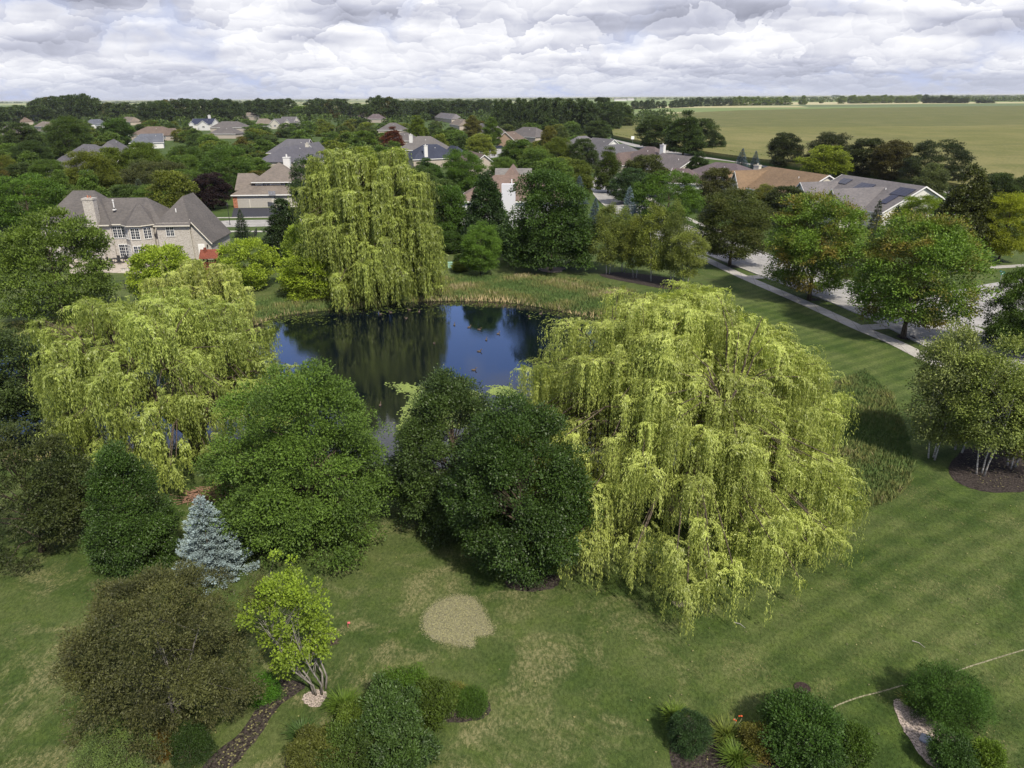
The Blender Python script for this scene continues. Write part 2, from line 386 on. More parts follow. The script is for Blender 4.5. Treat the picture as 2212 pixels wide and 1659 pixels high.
def willow(name, seed, h, r, lobes=260, bundles=13, spb=6, step=0.085, leaf=0.2, zmin=1.0, sparse=0.0, cx=0.0, cy=0.0, trunk_r=0.45,
           Lr=(1.6, 4.2), top=0.0, ls=(0.7, 1.6), forks=6, cover_low=1.0, full=.8):
    """weeping willow: arching boughs ending in domed tufts from which leafy strands hang"""
    g = np.random.default_rng(seed); rs = random.Random(seed)
    z_low = 2.3
    # tuft positions over a bumpy dome, in loose tiers
    t = g.uniform(0, 1, lobes) ** 1.05
    K = 18; ldir = unit(g.normal(size=(K, 3)) * (1, 1, .7)); la = g.uniform(-.22, .20, K)
    az = np.arange(lobes) * 2.39996 + g.uniform(-.9, .9, lobes)
    el = np.arcsin(np.clip(t, 0, 1)) if cover_low > 0 else t
    cel = np.cos(el) ** full; sel = t
    dv = np.stack([np.cos(az) * cel, np.sin(az) * cel, sel], 1)
    bump = 1 + (np.clip(unit(dv) @ ldir.T, 0, 1) ** 6) @ la
    rho = np.where(g.uniform(size=lobes) < 0.3, g.uniform(.5, .8, lobes), g.uniform(.84, 1.09, lobes))
    r_in = r; r = r - ls[1] * .55
    R = r * cel * bump * rho
    Z = z_low + (h - z_low) * sel * (0.6 + 0.4 * bump) * (1 - 0.3 * (1 - rho)) + g.uniform(-.9, .7, lobes)
    if top: Z *= 1 + top * np.cos(az)
    C = np.stack([cx * np.clip(Z / h, 0, 1) + np.cos(az) * R, cy * np.clip(Z / h, 0, 1) + np.sin(az) * R, np.clip(Z, 1.8, h - .35)], 1)
    size = ls[0] + (ls[1] - ls[0]) * g.uniform(0, 1, lobes) ** 1.5
    nb = np.maximum(3, (bundles * size ** 1.5).astype(int))
    li = np.repeat(np.arange(lobes), nb); B = len(li)
    # bundle arch direction, biased outward
    oa = np.arctan2(C[li, 1] - cy, C[li, 0] - cx)
    ba = oa + g.normal(size=B) * 1.15
    reach = size[li] * g.uniform(.15, 1.05, B)
    Lb = (Lr[0] + (Lr[1] - Lr[0]) * g.uniform(0, 1, lobes)[li] * g.uniform(.5, 1.15, B)) * (1.1 - .6 * reach / size[li])
    blen = np.minimum(Lb, np.maximum(C[li, 2] - zmin - g.uniform(0, 1.4, B), .5))
    btint = g.uniform(.2, .65, B) + g.uniform(-.26, .22, lobes)[li]
    si = np.repeat(np.arange(B), spb); S = len(si)
    sl_ = g.uniform(-1.25, .45, B) * size[li]; lt_ = g.normal(size=B) * .22 * size[li]
    BS = C[li] + np.stack([np.cos(oa) * sl_ - np.sin(oa) * lt_, np.sin(oa) * sl_ + np.cos(oa) * lt_, -.22 * np.abs(sl_ + .35) - .35 * np.abs(lt_)], 1)
    sa = ba[si] + g.normal(size=S) * 0.10; sr = reach[si] * (1 + g.normal(size=S) * .10); sl = blen[si] * (.22 + .83 * g.uniform(0, 1, S) ** .8)
    off = g.normal(size=(S, 2)) * 0.055
    path = sr * 1.25 + sl
    cnt = np.maximum(4, (path / step * (1 - sparse)).astype(int)); pi_ = np.repeat(np.arange(S), cnt)
    u = g.uniform(0, 1, len(pi_)) ** 1.15; q = u * path[pi_]; ar = sr[pi_] * 1.25
    a_ = np.clip(q / ar, 0, 1)
    hor = sr[pi_] * np.sin(a_ * np.pi / 2) ** 0.9
    zz = sr[pi_] * (.32 * np.sin(a_ * np.pi * .6) - .95 * a_ ** 2.4) - np.clip(q - ar, 0, None)
    sway = 0.05 * np.sin(q * 2.1 + pi_ * 1.7)
    x = BS[si[pi_], 0] + (hor + sway) * np.cos(sa[pi_]) + off[pi_, 0] * (1 + q * .3)
    y = BS[si[pi_], 1] + (hor + sway) * np.sin(sa[pi_]) + off[pi_, 1] * (1 + q * .3)
    P = np.stack([x, y, BS[si[pi_], 2] + zz], 1); n = len(P)
    dn = np.stack([np.cos(sa[pi_]) * (1 - a_), np.sin(sa[pi_]) * (1 - a_), -0.35 - a_ * 0.9], 1)
    A = unit(dn + g.normal(size=(n, 3)) * 0.38)
    Nn = unit(np.stack([np.cos(sa[pi_]), np.sin(sa[pi_]), 0.35 + 1.0 * (1 - a_)], 1) + g.normal(size=(n, 3)) * .55)
    k_ = r_in / np.percentile(np.hypot(P[:, 0] - cx * P[:, 2] / h, P[:, 1] - cy * P[:, 2] / h), 97.5); P[:, :2] *= k_; C[:, :2] *= k_
    L = leaf * g.uniform(.6, 1.3, n)
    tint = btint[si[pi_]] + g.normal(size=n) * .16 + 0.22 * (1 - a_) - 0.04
    crown = quadmesh(name + '_crown', leaf_quads(P, A, Nn, L, L * .24), tint, M_WILLOW)
    # wood: trunk, forks and boughs arching into the tufts
    mb = MB(); fk = []
    mb.tube([(0, 0, -.3), (0.05, 0, .7), (.1, .05, 1.5)], [trunk_r * 1.5, trunk_r * 1.05, trunk_r], 10)
    for k in range(forks):
        a = 2 * math.pi * k / forks + rs.uniform(-.3, .3); e = rs.uniform(.35, .6)
        p = [Vector((.1, .05, 1.3))]
        for q_ in (.33, .66, 1.0):
            d_ = r * e * q_ ** 0.9
            p.append(Vector((math.cos(a) * d_ + cx * q_ * .7 + rs.uniform(-.3, .3), math.sin(a) * d_ + cy * q_ * .7 + rs.uniform(-.3, .3), 1.3 + (h * .72 - 1.3) * q_ ** .85)))
        mb.tube(p, [trunk_r * .62, trunk_r * .45, trunk_r * .3, trunk_r * .12], 8); fk.append(p)
    for j in range(lobes):
        if j % 2 and size[j] < 1.0: continue
        c = Vector(C[j])
        bp, bd = None, 1e9
        for f in fk:
            for i in (1, 2):
                for w in (0, .5):
                    pt = f[i].lerp(f[i + 1], w); dd = (pt - c).length + max(0, pt.z - c.z) * .7
                    if dd < bd: bd, bp = dd, pt
        mid = bp.lerp(c, .55) + Vector((0, 0, .16 * (c - bp).length))
        rb = .03 + .008 * (c - bp).length
        mb.tube([bp, bp.lerp(mid, .6) + Vector((rs.uniform(-.2, .2), rs.uniform(-.2, .2), .1)), mid, c], [rb, rb * .8, rb * .55, rb * .3], 5, cap=False)
    wood = mb.mesh(name + '_trunk', [M_BARK], True)
    return crown, wood

def plant(root_name, loc, crown, trunk, color, label, cat, scale=(1, 1, 1), rz=0.0, group=None, autumn=0.0, crown_name='crown'):
    e = empty(root_name, loc, rz); e.scale = scale
    c = obj(crown_name, crown, e, color); c['autumn'] = float(autumn)
    if trunk is not None: obj('trunk', trunk, e)
    tag(e, label, cat, group); return e

# ------------------------------------------------------------------ ground, pond
def catmull(pts, k=8, closed=True):
    P = [np.array(p, float) for p in pts]; n = len(P); out = []
    for i in range(n if closed else n - 1):
        if closed: a, b, c, d = P[i - 1], P[i], P[(i + 1) % n], P[(i + 2) % n]
        else: a, b, c, d = P[max(i - 1, 0)], P[i], P[i + 1], P[min(i + 2, n - 1)]
        for j in range(k):
            t = j / k; out.append(0.5 * ((2 * b) + (-a + c) * t + (2 * a - 5 * b + 4 * c - d) * t * t + (-a + 3 * b - 3 * c + d) * t ** 3))
    if not closed: out.append(P[-1])
    return np.array(out)
def inside(px, py, poly):
    r = np.zeros(np.shape(px), bool); n = len(poly)
    for i in range(n):
        x1, y1 = poly[i - 1]; x2, y2 = poly[i]
        if y1 == y2: continue
        c = ((y1 > py) != (y2 > py)) & (px < (x2 - x1) * (py - y1) / (y2 - y1) + x1); r ^= c
    return r
def sdist(px, py, poly):
    d = np.full(np.shape(px), 1e9); n = len(poly)
    for i in range(n):
        x1, y1 = poly[i - 1]; x2, y2 = poly[i]; dx, dy = x2 - x1, y2 - y1
        t = np.clip(((px - x1) * dx + (py - y1) * dy) / (dx * dx + dy * dy + 1e-9), 0, 1)
        d = np.minimum(d, np.hypot(px - x1 - t * dx, py - y1 - t * dy))
    return np.where(inside(px, py, poly), -d, d)
WZ = -0.45
POND = catmull([at(x, y, WZ) for x, y in [(-60, 745), (60, 728), (180, 722), (300, 724), (430, 722), (540, 706), (600, 684), (690, 672), (770, 668), (900, 652), (1010, 650), (1110, 655),
        (1210, 672), (1300, 690), (1400, 705), (1500, 722), (1620, 775), (1700, 850), (1690, 950), (1560, 1010), (1400, 1035), (1200, 1045), (1000, 1045),
        (860, 1030), (700, 1000), (560, 985), (430, 968), (280, 975), (150, 985), (20, 985), (-120, 950), (-160, 850)]], 6)
xs = np.concatenate([-np.geomspace(150, 42000, 40)[::-1], np.arange(-78, 78, 0.9), np.geomspace(82, 42000, 44)])
xs = np.sort(xs); ys = np.concatenate([[-6000, -1200, -300, -60, -10], np.arange(8, 122, 0.9), np.geomspace(124, 42000, 70)])
GX, GY = np.meshgrid(xs, ys); GZ = np.zeros_like(GX)
near = (abs(GX) < 120) & (GY > 5) & (GY < 125)
sdv = sdist(GX[near], GY[near], POND)
GZ[near] = np.where(sdv < 1.6, -0.45 - 0.45 * np.clip(-sdv / 1.6, -1, 3), 0) * np.clip((1.6 - sdv) / 1.6, 0, 1) ** .5
GZ[near] = np.interp(sdv, [-6, -1.5, 0, 1.6, 3.0], [-1.8, -1.1, -0.45, -0.06, 0])
ny, nx = GX.shape; ii = np.arange(ny * nx).reshape(ny, nx)
F = np.stack([ii[:-1, :-1], ii[:-1, 1:], ii[1:, 1:], ii[1:, :-1]], -1).reshape(-1, 4)

def ground_material():
    m = new_mat('lawn'); n, l, N, MA, MIX, RAMP, NOISE, MAPV = NT(m.node_tree)
    geo = N('ShaderNodeNewGeometry'); P = geo.outputs['Position']
    sep = N('ShaderNodeSeparateXYZ'); l.new(P, sep.inputs[0]); X, Y = sep.outputs[0], sep.outputs[1]
    f1 = NOISE(P, 0.16, 5, 0.62, 0.4); f2 = NOISE(P, 0.85, 5, 0.65, 0.3); f3 = NOISE(MAPV(P, (1, 0.55, 1), rot=(0, 0, 0.5)), 7.0, 6, 0.75, 0.5)
    f4 = NOISE(P, 26.0, 4, 0.8)
    green = MIX(RAMP(f1, 0.35, 0.68), (0.037, 0.062, 0.016), (0.082, 0.103, 0.037))
    green = MIX(MA('MULTIPLY', RAMP(f2, 0.42, 0.70), 0.65), green, (0.058, 0.088, 0.019))
    # dry straw flecks, more of them on the near left and centre lawn
    dry = NOISE(P, 0.30, 6, 0.7, 0.6)
    nearm = MA('SUBTRACT', 1.0, RAMP(Y, 28.0, 52.0))
    dm = MA('MULTIPLY', RAMP(dry, 0.46, 0.66), MA('ADD', 0.35, MA('MULTIPLY', nearm, 0.65)))
    dm = MA('MULTIPLY', dm, MA('ADD', 0.35, RAMP(f3, 0.42, 0.62)), clamp=True)
    c = MIX(MA('MULTIPLY', dm, MA('SUBTRACT', 0.5, MA('MULTIPLY', RAMP(X, 2, 12), .35))), green, (0.205, 0.185, 0.105))
    # mower stripes on the right hand lawn
    wv = N('ShaderNodeTexWave', wave_type='BANDS', bands_direction='X'); l.new(MAPV(P, (1, 1, 1), rot=(0, 0, math.radians(58))), wv.inputs[0])
    wv.inputs['Scale'].default_value = 0.21; wv.inputs['Distortion'].default_value = 1.6; wv.inputs['Detail'].default_value = 3; wv.inputs['Detail Scale'].default_value = 0.5
    wv2 = N('ShaderNodeTexWave', wave_type='BANDS', bands_direction='X'); l.new(MAPV(P, (1, 1, 1), rot=(0, 0, math.radians(-12))), wv2.inputs[0])
    wv2.inputs['Scale'].default_value = 0.14; wv2.inputs['Distortion'].default_value = 2.5; wv2.inputs['Detail'].default_value = 3
    sm = MA('MULTIPLY', RAMP(X, 3.0, 13.0), MA('SUBTRACT', 1.0, RAMP(Y, 85, 110)))
    st = MA('ADD', MA('MULTIPLY', RAMP(wv.outputs['Fac'], .15, .85), 0.7), MA('ADD', MA('MULTIPLY', wv2.outputs['Fac'], 0.2), MA('MULTIPLY', f2, .2)))
    dark = MIX(1.0, c, (0.76, 0.82, 0.74), 'MULTIPLY'); light = MIX(1.0, c, (1.15, 1.14, 1.08), 'MULTIPLY')
    c = MIX(sm, c, MIX(st, dark, light))
    # blades
    bl = MA('ADD', MA('MULTIPLY', f3, 0.6), MA('MULTIPLY', f4, 0.4))
    c = MIX(RAMP(bl, 0.36, 0.64), MIX(1.0, c, (0.55, 0.6, 0.5), 'MULTIPLY'), MIX(1.0, c, (1.5, 1.42, 1.4), 'MULTIPLY'))
    # leafy ground under the planted woodland streets
    vil = MA('MULTIPLY', RAMP(Y, 118, 150), MA('SUBTRACT', 1.0, RAMP(Y, 880, 1000)))
    c = MIX(MA('MULTIPLY', vil, 0.6), c, (0.04, 0.07, 0.016))
    # far farmland patchwork
    vo = N('ShaderNodeTexVoronoi', feature='F1', distance='CHEBYCHEV'); l.new(MAPV(P, (1 / 900, 1 / 420, 1), rot=(0, 0, 0.12)), vo.inputs['Vector']); vo.inputs['Scale'].default_value = 1.0
    vo.inputs['Randomness'].default_value = 0.7
    sc_ = N('ShaderNodeSeparateColor'); l.new(vo.outputs['Color'], sc_.inputs[0])
    cr = N('ShaderNodeValToRGB'); l.new(sc_.outputs[0], cr.inputs[0]); e = cr.color_ramp; e.interpolation = 'CONSTANT'
    e.elements[0].color = (0.13, 0.17, 0.06, 1); e.elements[1].position = .35; e.elements[1].color = (0.30, 0.28, 0.15, 1)
    for p_, q_ in ((.55, (0.16, 0.21, 0.08, 1)), (.72, (0.34, 0.31, 0.18, 1)), (.86, (0.10, 0.13, 0.06, 1))):
        z = e.elements.new(p_); z.color = q_
    fm = RAMP(Y, 880, 1000)
    c = MIX(fm, c, cr.outputs[0])
    finish(m, N, l, c, 0.95, 0.12, MA('ADD', MA('MULTIPLY', f3, 0.7), f4), 0.55, 0.06)
    return m
M_GROUND = ground_material()
struct('ground', mk('ground', np.stack([GX, GY, GZ], -1).reshape(-1, 3), [F], [M_GROUND], smooth=True))

def water_material():
    m = new_mat('pond_water'); n, l, N, MA, MIX, RAMP, NOISE, MAPV = NT(m.node_tree)
    geo = N('ShaderNodeNewGeometry'); P = geo.outputs['Position']
    b1 = NOISE(MAPV(P, (1.0, 2.2, 1), rot=(0, 0, 0.3)), 2.2, 5, 0.6); b2 = NOISE(P, 0.12, 3, 0.5)
    p = N('ShaderNodeBsdfPrincipled'); p.inputs['Base Color'].default_value = (0.002, 0.004, 0.007, 1)
    p.inputs['Roughness'].default_value = 0.03; p.inputs['IOR'].default_value = 1.75; p.inputs['Specular IOR Level'].default_value = 0.5
    p.inputs['Specular Tint'].default_value = (1, 1, 1, 1)
    bm = N('ShaderNodeBump'); l.new(MA('MULTIPLY', b1, MA('ADD', 0.25, RAMP(b2, .35, .7))), bm.inputs['Height']); bm.inputs['Strength'].default_value = 0.11; bm.inputs['Distance'].default_value = 0.05
    l.new(bm.outputs[0], p.inputs['Normal'])
    o = N('ShaderNodeOutputMaterial'); l.new(p.outputs[0], o.inputs[0]); return m
M_WATER = water_material()
bb = (POND[:, 0].min() - 1, POND[:, 0].max() + 1, POND[:, 1].min() - 1, POND[:, 1].max() + 1)
pw = MB(); pp = POND
cw = pp.mean(0); outw = [tuple(cw + (p - cw) * 1.0 + (p - cw) / np.linalg.norm(p - cw) * 0.9) for p in pp]
me_ = D.meshes.new('pond_water'); me_.from_pydata([(x, y, WZ) for x, y in outw], [], [tuple(range(len(outw)))]); me_.materials.append(M_WATER)
struct('pond_water', me_)

def ground_poly(name, pts, z, mat, color=None, ragged=0.0, thick=0.0, k=6, label=None, px=True, smooth=True, kind='structure'):
    g = random.Random(len(name) + int(z * 1000))
    P = [at(x, y, z) for x, y in pts] if px else pts
    P = catmull(P, k) if smooth else np.array(P)
    if ragged: P = np.array([p + np.array([g.uniform(-1, 1), g.uniform(-1, 1)]) * ragged for p in P])
    n = len(P); vs = [(x, y, z) for x, y in P]; fs = [tuple(range(n))]
    if thick:
        vs += [(x, y, z - thick) for x, y in P]; fs += [(i, i + n, (i + 1) % n + n, (i + 1) % n) for i in range(n)]
    me = D.meshes.new(name); me.from_pydata(vs, [], fs); me.materials.append(mat); me.update()
    import bmesh
    b = bmesh.new(); b.from_mesh(me); bmesh.ops.recalc_face_normals(b, faces=b.faces[:]); bmesh.ops.triangulate(b, faces=b.faces[:1]); b.to_mesh(me); b.free()
    o = obj(name, me, color=color)
    if kind: tag(o, label or name.replace('_', ' '), None, None, kind)
    return o, P
def strip(name, pts, w, z, mat, px=True, thick=0.0, wb=None):
    P = catmull([at(x, y) for x, y in pts] if px else pts, 8, False)
    mb = MB(); L = []; R_ = []
    for i, p in enumerate(P):
        t = P[min(i + 1, len(P) - 1)] - P[max(i - 1, 0)]; t = t / np.linalg.norm(t); nn = np.array([-t[1], t[0]])
        L.append(p + nn * w / 2); R_.append(p - nn * w / 2)
    n = len(P)
    vs = [(a[0], a[1], z) for a in L] + [(a[0], a[1], z) for a in R_]
    fs = [(i, n + i, n + i + 1, i + 1) for i in range(n - 1)]
    if thick:
        b = len(vs); vs += [(a[0], a[1], z - thick) for a in L] + [(a[0], a[1], z - thick) for a in R_]
        fs += [(i, i + 1, b + i + 1, b + i) for i in range(n - 1)] + [(n + i + 1, n + i, b + n + i, b + n + i + 1) for i in range(n - 1)]
    me = D.meshes.new(name); me.from_pydata(vs, [], fs); me.materials.append(mat); me.update()
    return struct(name, me)

def concrete(name, a, b, joint=None):
    m = new_mat(name); n, l, N, MA, MIX, RAMP, NOISE, MAPV = NT(m.node_tree)
    geo = N('ShaderNodeNewGeometry'); P = geo.outputs['Position']
    f = MA('ADD', MA('MULTIPLY', NOISE(P, 0.5, 5, .65), .55), MA('MULTIPLY', NOISE(P, 6, 4, .7), .45))
    c = MIX(RAMP(f, .35, .65), a, b)
    if joint:
        br = N('ShaderNodeTexBrick'); l.new(MAPV(P, rot=(0, 0, joint[0])), br.inputs[0])
        br.offset = 0; br.inputs['Scale'].default_value = 1.0; br.inputs['Brick Width'].default_value = joint[1]; br.inputs['Row Height'].default_value = joint[2]
        br.inputs['Mortar Size'].default_value = joint[3]; br.inputs['Color1'].default_value = (1, 1, 1, 1); br.inputs['Color2'].default_value = (.86, .86, .86, 1); br.inputs['Mortar'].default_value = (.55, .53, .5, 1)
        c = MIX(1.0, c, br.outputs[0], 'MULTIPLY')
    crk = NOISE(P, .35, 8, .8, 2.0); c = MIX(MA('MULTIPLY', RAMP(MA('ABSOLUTE', MA('SUBTRACT', crk, .5)), .012, .0), .6), c, (.12, .12, .12))
    finish(m, N, l, c, 0.9, .15); return m
M_ROAD = concrete('road_concrete', (.25, .24, .235), (.37, .36, .35), (math.radians(-15), 4.5, 4.2, .03))
M_WALK = concrete('sidewalk_concrete', (.33, .315, .29), (.45, .43, .40), (math.radians(12), 1.5, 1.5, .03))
M_ASPH = simple('asphalt', (.035, .036, .045), .9, .2, .3)
M_MULCH = simple('mulch', (.038, .031, .028), .95, .1, .75, 9)
M_CHIP = simple('wood_chip', (.30, .25, .22), .95, .1, .65, 14)
M_DRY = simple('dry_grass', (.19, .18, .115), .95, .1, .5, 9)

# the street on the right and the walks beside it
LC = [at(x, y) for x, y in [(2013, 741), (1896, 696), (1650, 596)]]
rd = [(46.5, 30), (47.6, 55), (46.8, 76), (44.0, 92), (40.6, 104), (37.0, 118), (31.5, 140), (27.8, 165), (26.6, 190), (27.5, 215), (32, 245), (42, 280)]
strip('street', rd, 9.6, 0.015, M_ROAD, px=False)
strip('kerb', [(x - 4.95, y) if i < 3 else (x - 4.75, y - 1.2) for i, (x, y) in enumerate(rd)], 0.35, 0.12, M_WALK, px=False, thick=.12)
strip('kerb_far_side', [(x + 4.95, y) for x, y in rd[3:]], 0.35, 0.12, M_WALK, px=False, thick=.12)
strip('side_street', [(49, 82), (60, 90), (75, 97), (100, 104)], 10, 0.022, M_ROAD, px=False)
strip('side_sidewalk', [(57, 103), (66, 107), (80, 110), (104, 115)], 1.6, 0.03, M_WALK, px=False)
swp = [at(x, y) for x, y in [(2080, 815), (1996, 772), (1930, 739), (1855, 708), (1750, 660), (1610, 600), (1516, 556), (1420, 512)]]
strip('sidewalk', swp, 1.75, 0.035, M_WALK, px=False)
for a, b in [((1855, 709), (1945, 703)), ((1600, 600), (1672, 598)), ((1975, 768), (2060, 762))]:
    strip('sidewalk_link', [a, ((a[0] + b[0]) / 2, (a[1] + b[1]) / 2), b], 1.9, 0.045, M_WALK)
strip('sidewalk_far_side', [(x + 8.2, y) for x, y in rd[6:]], 1.5, 0.03, M_WALK, px=False)
strip('driveway', [(33, 196), (44, 200)], 5.5, 0.028, M_ASPH, px=False)
strip('driveway', [(33.5, 222), (48, 226)], 5.5, 0.028, M_ASPH, px=False)
strip('driveway', [(45, 108), (56, 113)], 5.5, 0.028, M_ASPH, px=False)
strip('country_road', [(1330, 299), (1387, 317), (1503, 337), (1600, 349), (1731, 371), (1845, 383), (1949, 397), (2040, 411), (2212, 440), (2500, 500)], 7.5, 0.03, M_ROAD)
strip('left_street', [(380, 492), (480, 484), (570, 482), (700, 478)], 9, 0.03, M_ROAD)
ground_poly('garage_driveway', [(505, 449), (655, 449), (665, 470), (500, 470)], 0.04, M_ASPH, smooth=False)
strip('left_sidewalk', [(440, 500), (540, 500), (640, 500)], 1.5, 0.03, M_WALK)
strip('left_street_kerb', [(440, 471), (540, 470), (660, 468)], 1.2, 0.05, M_WALK)
ground_poly('cul_de_sac', [(1040, 325), (1085, 322), (1078, 338), (1035, 340)], 0.03, M_ROAD)

# corn field beyond the road: standing crop 2.2 m high
def corn():
    m = new_mat('corn'); n, l, N, MA, MIX, RAMP, NOISE, MAPV = NT(m.node_tree)
    geo = N('ShaderNodeNewGeometry'); P = geo.outputs['Position']
    a = NOISE(MAPV(P, (1, .6, 1)), .05, 6, .6, .5); b = NOISE(P, .9, 5, .7); c_ = NOISE(P, .006, 4, .55, .6)
    c = MIX(RAMP(a, .35, .66), (.115, .122, .045), (.170, .160, .07))
    c = MIX(MA('MULTIPLY', RAMP(c_, .4, .65), .6), c, (.12, .125, .042)); c = MIX(MA('MULTIPLY', RAMP(NOISE(MAPV(P, (.35, 1, 1)), .035, 5, .65), .52, .66), .35), c, (.075, .085, .035))
    sp0 = N('ShaderNodeSeparateXYZ'); l.new(P, sp0.inputs[0]); fb = NOISE(MAPV(P, (.3, 1, 1)), .012, 3, .5)
    band = RAMP(MA('ADD', sp0.outputs[1], MA('MULTIPLY', fb, 160)), 640, 670); c = MIX(MA('MULTIPLY', band, .45), c, (.07, .085, .035))
    c = MIX(RAMP(b, .3, .7), MIX(1.0, c, (.72, .74, .62), 'MULTIPLY'), MIX(1.0, c, (1.25, 1.2, 1.15), 'MULTIPLY'))
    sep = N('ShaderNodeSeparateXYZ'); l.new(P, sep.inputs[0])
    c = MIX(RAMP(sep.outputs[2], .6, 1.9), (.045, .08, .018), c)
    finish(m, N, l, c, .95, .1, MA('ADD', b, a), .6, .6); return m
M_CORN = corn()
o, CORN = ground_poly('corn_field', [(1318, 270), (1325, 292), (1395, 306), (1503, 324), (1731, 355), (1845, 366), (2040, 392), (2212, 420), (2700, 520), (3300, 420), (3000, 262), (2500, 236), (2212, 228), (1900, 232), (1600, 238), (1400, 247)], 2.2, M_CORN, thick=2.2, k=3, smooth=False)
# ragged tassels of leaves along its near edge
g = np.random.default_rng(5)
E_ = [np.array(at(x, y, 0)) for x, y in [(1325, 296), (1395, 310), (1503, 328), (1731, 359), (1845, 370), (2040, 396), (2212, 424)]]
Pn = []
for a, b in zip(E_[:-1], E_[1:]):
    k = int(np.linalg.norm(b - a) * 22); t = g.uniform(0, 1, k)[:, None]; q = a * (1 - t) + b * t + g.normal(size=(k, 2)) * .5
    Pn.append(np.c_[q, g.uniform(.2, 1.9, k)])
Pn = np.concatenate(Pn); k = len(Pn)
qm = quadmesh('corn_edge', leaf_quads(Pn, unit(g.normal(size=(k, 3)) * .5 + (0, 0, .8)), unit(g.normal(size=(k, 3))), .8, .25), g.uniform(0, 1, k), M_LEAF)
tag(obj('corn_stalks', qm, color=(.085, .115, .03)), 'leafy standing corn stalks along the near edge of the corn field', 'crop', None, 'stuff')

# bare patches, beds and marks on the lawn
ground_poly('dry_grass_patch', [(915, 1345), (925, 1318), (950, 1300), (985, 1289), (1020, 1292), (1038, 1312), (1050, 1335), (1065, 1362), (1050, 1372), (1025, 1374), (1022, 1396), (1000, 1394), (955, 1386), (925, 1372)], 0.008, M_DRY, ragged=.015, k=14)
ground_poly('dry_grass_spot', [(1450, 1300), (1480, 1298), (1490, 1306), (1470, 1312)], 0.008, M_DRY, ragged=.05)
ground_poly('mulch_bed_near_street', [(1298, 592), (1340, 588), (1420, 596), (1475, 608), (1488, 622), (1440, 624), (1370, 612), (1310, 600)], 0.02, M_MULCH, ragged=.05)
ground_poly('mulch_bed_right', [(2050, 1020), (2065, 985), (2120, 955), (2200, 945), (2300, 950), (2360, 1000), (2300, 1050), (2212, 1062), (2130, 1062), (2075, 1045)], 0.02, M_MULCH, ragged=.05, k=8)
ground_poly('mulch_bed_left', [(420, 1700), (450, 1640), (520, 1580), (560, 1520), (600, 1470), (660, 1480), (600, 1530), (560, 1590), (500, 1660), (470, 1700), (440, 1760)], 0.02, M_MULCH, ragged=.04)
ground_poly('mulch_ring', [(1095, 1250), (1150, 1232), (1205, 1245), (1200, 1268), (1150, 1278), (1100, 1270)], 0.012, M_MULCH, ragged=.04)
ground_poly('mulch_ring_willow', [(1160, 580), (1190, 576), (1222, 580), (1190, 587)], 0.012, M_CHIP, ragged=.04)
ground_poly('bare_soil_patch', [(655, 1500), (690, 1488), (705, 1500), (690, 1525), (660, 1520)], 0.008, M_CHIP, ragged=.05)
ground_poly('wood_chip_bed', [(1930, 1520), (1945, 1510), (1975, 1515), (2030, 1560), (2090, 1610), (2150, 1615), (2165, 1640), (2120, 1680), (2020, 1660), (1960, 1590)], 0.02, M_CHIP, ragged=.03, k=8)
ground_poly('wood_chip_bed_near', [(1455, 1555), (1480, 1545), (1560, 1560), (1640, 1590), (1700, 1640), (1640, 1700), (1480, 1700), (1450, 1640)], 0.012, M_MULCH, ragged=.05)
ground_poly('flower_bed_soil', [(800, 1520), (880, 1490), (960, 1490), (1040, 1505), (1060, 1530), (1045, 1550), (980, 1562), (920, 1560), (820, 1620), (700, 1700), (620, 1700), (640, 1600)], 0.012, M_MULCH, ragged=.05)
strip('worn_path', [(1775, 1548), (1800, 1528), (1850, 1508), (1900, 1495), (1960, 1478), (2040, 1458), (2110, 1435), (2212, 1404), (2300, 1380)], 0.07, 0.008, M_DRY)

# ------------------------------------------------------------------ far woods
def merge_blobs(name, items, seed, mat, per=120, leafk=.16):
    """items: (x,y,z0,h,r) crowns -> one leafy mesh"""
    g = np.random.default_rng(seed); P = []; T = []; A = []; L = []
    for (x, y, z0, h, r) in items:
        m = per; d = unit(g.normal(size=(m, 3))); d[:, 2] = np.abs(d[:, 2]) * np.where(g.uniform(size=m) < .25, -.6, 1)
        c = g.uniform(0, 1, (10, 3)); lob = unit(g.normal(size=(9, 3))); la = g.uniform(-.3, .3, 9)
        s = (g.uniform(.75, 1.05, m)) * (1 + (np.clip(d @ lob.T, 0, 1) ** 4) @ la)
        P.append(np.stack([x + d[:, 0] * r * s, y + d[:, 1] * r * s, z0 + h * .5 + d[:, 2] * h * .5 * s], 1))
        A.append(unit(g.normal(size=(m, 3)) + (0, 0, .1))); T.append(.45 + .22 * g.normal(size=m) + g.uniform(-.25, .25)); L.append(np.full(m, max(r, h * .5) * leafk * 2) * g.uniform(.6, 1.3, m))
    P, A, T, L = map(np.concatenate, (P, A, T, L))
    return quadmesh(name, leaf_quads(P, A, unit(g.normal(size=(len(P), 3)) + (0, -.4, .4)), L, L * .8), T, mat)

